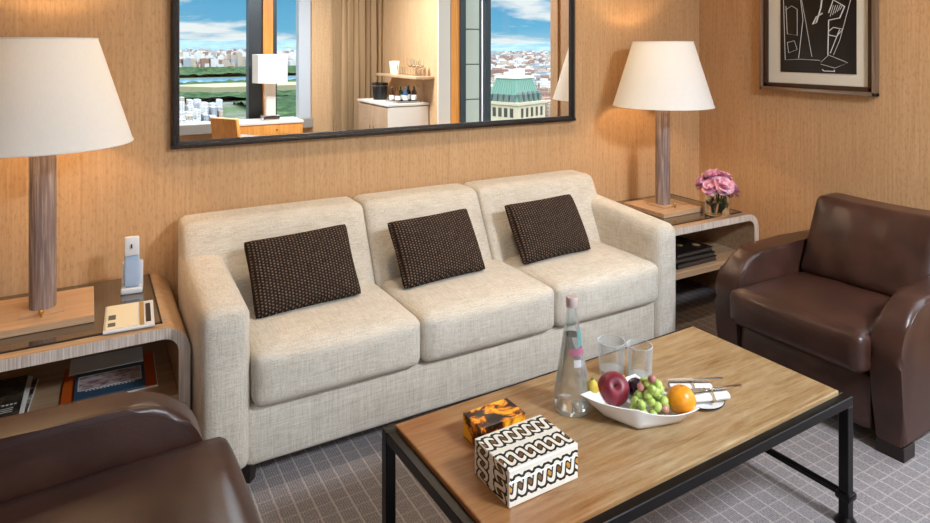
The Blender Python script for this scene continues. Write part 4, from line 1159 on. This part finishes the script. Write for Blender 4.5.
# white quarter nearest to the left window
k=0
for i in range(9):
    for j in range(13):
        y=-(905+i*62+rn.uniform(-8,8)); x=-y*.072+j*9.2*(-y/900)+rn.uniform(-1.0,1.0)
        if rn.random()<.12 or x>-y*.168: continue
        w_=(-y/900)*rn.uniform(5.0,6.6)
        tower(x,y,w_,rn.uniform(16,38),rn.uniform(7,26)*(1.5 if rn.random()<.1 else 1),rn.choice([0,0,0,1,3]),'pale city block near the park, seen low in the mirror','pale blocks this side of the park')
# the rest of the skyline as one mass, plus the quarter beyond the side window
def mass(name,label,n_,fn):
    V=[];F=[];MI=[]
    def bx(x,y,z0,w,d,h,a,mi):
        c_,s_=math.cos(a),math.sin(a); o=len(V)
        for zz in (z0,z0+h):
            for u,v in ((-.5,-.5),(.5,-.5),(.5,.5),(-.5,.5)): V.append((x+c_*u*w-s_*v*d,y+s_*u*w+c_*v*d,zz))
        for f in ((0,1,5,4),(1,2,6,5),(2,3,7,6),(3,0,4,7),(4,5,6,7)): F.append([o+k for k in f]); MI.append(mi)
    for i in range(n_):
        x,y,w,d,h,mi=fn(); a=rn.uniform(-.3,.3); bx(x,y,GZ,w,d,h,a,mi)
        if rn.random()<.5: bx(x,y,GZ+h,w*.5,d*.5,w*.2,a,mi)
    me=bpy.data.meshes.new(name); me.from_pydata(V,[],F)
    for m in FAC: me.materials.append(m)
    me.polygons.foreach_set('material_index',MI); me.update()
    o=bpy.data.objects.new(name,me); COL.objects.link(o); tag(o,label,'buildings',None,'stuff')
def f1():
    y=-(3850+11000*rn.random()**1.7); x=-y*rn.uniform(-.02,.34); s=rn.uniform(16,34)*(1-y/16000)
    return x,y,s,s*rn.uniform(.6,1.4),rn.uniform(15,60)*(1.6 if rn.random()<.08 else 1),rn.choice([0,0,1,1,2,3])
mass('distant_city','hazy mass of city buildings beyond the park, seen in the mirror',9000,f1)
def f2():
    y=-(600+8000*rn.random()**1.4); x=-y*rn.uniform(.52,.86); s=rn.uniform(13,28)*(1-y/5000)
    return x,y,s,s*rn.uniform(.6,1.2),rn.uniform(12,60),rn.choice([0,0,1,2,2,3])
mass('distant_city','crowded city roofs behind the green copper roof, seen in the mirror',5000,f2)
# hills on the skyline
b=B(); nx=120; top=[];bot=[]
from mathutils import noise as NZ
for i in range(nx+1):
    a=R(200)+R(150)*i/nx; r=15000
    h=250+170*NZ.noise(Vector((i*.11,2.3,0)))+60*NZ.noise(Vector((i*.4,5,0)))
    x,y=r*math.cos(a),r*math.sin(a)
    bot.append((b.b.verts.new((x*.9,y*.9,GZ)),b.b.verts.new((x*1.12,y*1.12,GZ)))); top.append(b.b.verts.new((x,y,GZ+h)))
for i in range(nx):
    b.b.faces.new((bot[i][0],bot[i+1][0],top[i+1],top[i])); b.b.faces.new((top[i],top[i+1],bot[i+1][1],bot[i][1]))
hl=b.done('hills',hills_mat(),None,0); hl['kind']='structure'
# green copper-roofed hotel opposite the side window (about 150 m away)
t=thing('mansard_building','limestone building with a green copper mansard roof, seen in the mirror','building',(84.6,-119,GZ),R(-20))
W,D,z1=9.6,8.6,GZ
hz=120-10.9
b=B(); b.box((0,0,hz/2),(W+1.2,D+1.2,hz)); b.box((0,0,hz-.2),(W+2,D+2,.6)); b.done('facade',plain('limestone',srgb(190,174,148),.85),t,0)
b=B(); w2,d2=W*.33,D*.33; vv=[b.b.verts.new(p) for p in ((-W/2,-D/2,hz),(W/2,-D/2,hz),(W/2,D/2,hz),(-W/2,D/2,hz),(-w2,-d2,hz+5.3),(w2,-d2,hz+5.3),(w2,d2,hz+5.3),(-w2,d2,hz+5.3))]
for q in ((0,1,5,4),(1,2,6,5),(2,3,7,6),(3,0,4,7),(4,5,6,7)): b.b.faces.new([vv[i] for i in q])
MT['copper']=plain('green_copper',srgb(104,140,122),.7)
rf=b.done('roof',MT['copper'],t,0)
b=B()
for k in range(-4,5):
    for sy in (-1,1): b.cyl((k*W/10,sy*D/2,hz),(k*w2/5,sy*d2,hz+5.3),.08,n=5)
    for sx in (-1,1): b.cyl((sx*W/2,k*D/10,hz),(sx*w2,k*d2/5,hz+5.3),.08,n=5)
b.done('roof_seams',plain('copper_seam',srgb(88,120,104),.7),rf,0)
b=B(); b.box((0,0,hz+5.5),(2*w2+.5,2*d2+.5,.5)); b.box((w2*.6,0,hz+6.4),(1.6,2,1.8)); b.box((-w2*.8,0,hz+6.1),(1,1.4,1.2)); b.done('parapet',plain('pale_parapet',srgb(220,214,200),.8),t,0)
b=B()
for k in range(-2,3):
    for sy in (-1,1): b.box((k*1.9,sy*(D/2-.25),hz+.9),(.9,1.2,1.7)); b.lathe([(.7,0),(.45,.5),(0,.7)],(k*1.9,sy*(D/2-.2),hz+1.75),8)
    for sx in (-1,1): b.box((sx*(W/2-.25),k*1.6,hz+.9),(1.2,1.0,1.7))
b.done('dormer',plain('dormer_lead',srgb(92,104,100),.7),t,0)
wm=plain('dark_window',srgb(62,58,54),.3)
for k in range(-2,3):
    for lv in range(2):
        for sy in (-1,1):
            b=B(); b.box((k*1.9,sy*(D/2+.62),hz-2.2-lv*3.6),(.8,.12,2.0)); b.done('window',wm,t,0)
        for sx in (-1,1):
            b=B(); b.box((sx*(W/2+.62),k*1.6,hz-2.2-lv*3.6),(.12,.9,2.0)); b.done('window',wm,t,0)

# ------------------------------------------------------------------ sky
wd=bpy.data.worlds.new('sky'); scn.world=wd; wd.use_nodes=True; T=wd.node_tree; T.nodes.clear()
class WN(NT):
    def __init__(s): s.t=T; s.out=s.n('ShaderNodeOutputWorld')
n=WN()
tc=n.n('ShaderNodeTexCoord'); x,y,z=n.sep(tc.outputs['Generated'])
zz=n.M('MAXIMUM',z,0.0)
den=n.M('ADD',zz,.13)
cv=n.n('ShaderNodeCombineXYZ'); n.l(n.M('DIVIDE',x,den),cv.inputs[0]); n.l(n.M('DIVIDE',y,den),cv.inputs[1])
cl=n.noise(cv.outputs[0],.62,7,.58,.3)
base=n.ramp(z,[(0,(.46,.66,.80,1)),(.025,(.17,.50,.76,1)),(.12,(.08,.34,.66,1)),(.5,(.10,.30,.66,1))])
mask=n.ramp(cl,[(.49,(0,0,0,1)),(.60,(1,1,1,1))])
sky=n.mix(mask,base,(.92,.94,.97,1))
# unseen upper sky brightened to add daylight in the room
hi=n.ramp(z,[(.09,(0,0,0,1)),(.28,(1,1,1,1))])
st=n.M('ADD',SKY0:=.95,n.M('MULTIPLY',hi,SKY1:=4.0))
sky=n.mix(n.M('MULTIPLY',hi,.75),sky,(.90,.95,1.0,1))
bg=n.n('ShaderNodeBackground'); n.l(sky,bg.inputs[0]); n.l(st,bg.inputs[1]); n.l(bg.outputs[0],n.out.inputs['Surface'])
# sun on the city from behind the building (does not enter these windows)
l=bpy.data.lights.new('sun','SUN'); l.energy=.55; l.angle=R(.6); l.color=(1,.95,.88)
o=bpy.data.objects.new('sun',l); COL.objects.link(o); o.rotation_euler=Vector((-.35,-.75,-.62)).to_track_quat('-Z','Y').to_euler()

# ------------------------------------------------------------------ view
vs=scn.view_settings; vs.view_transform='Standard'; vs.look='None'; vs.gamma=1; vs.use_curve_mapping=False; vs.exposure=0.28
scn.cycles.max_bounces=14; scn.cycles.transmission_bounces=12; scn.cycles.transparent_max_bounces=16
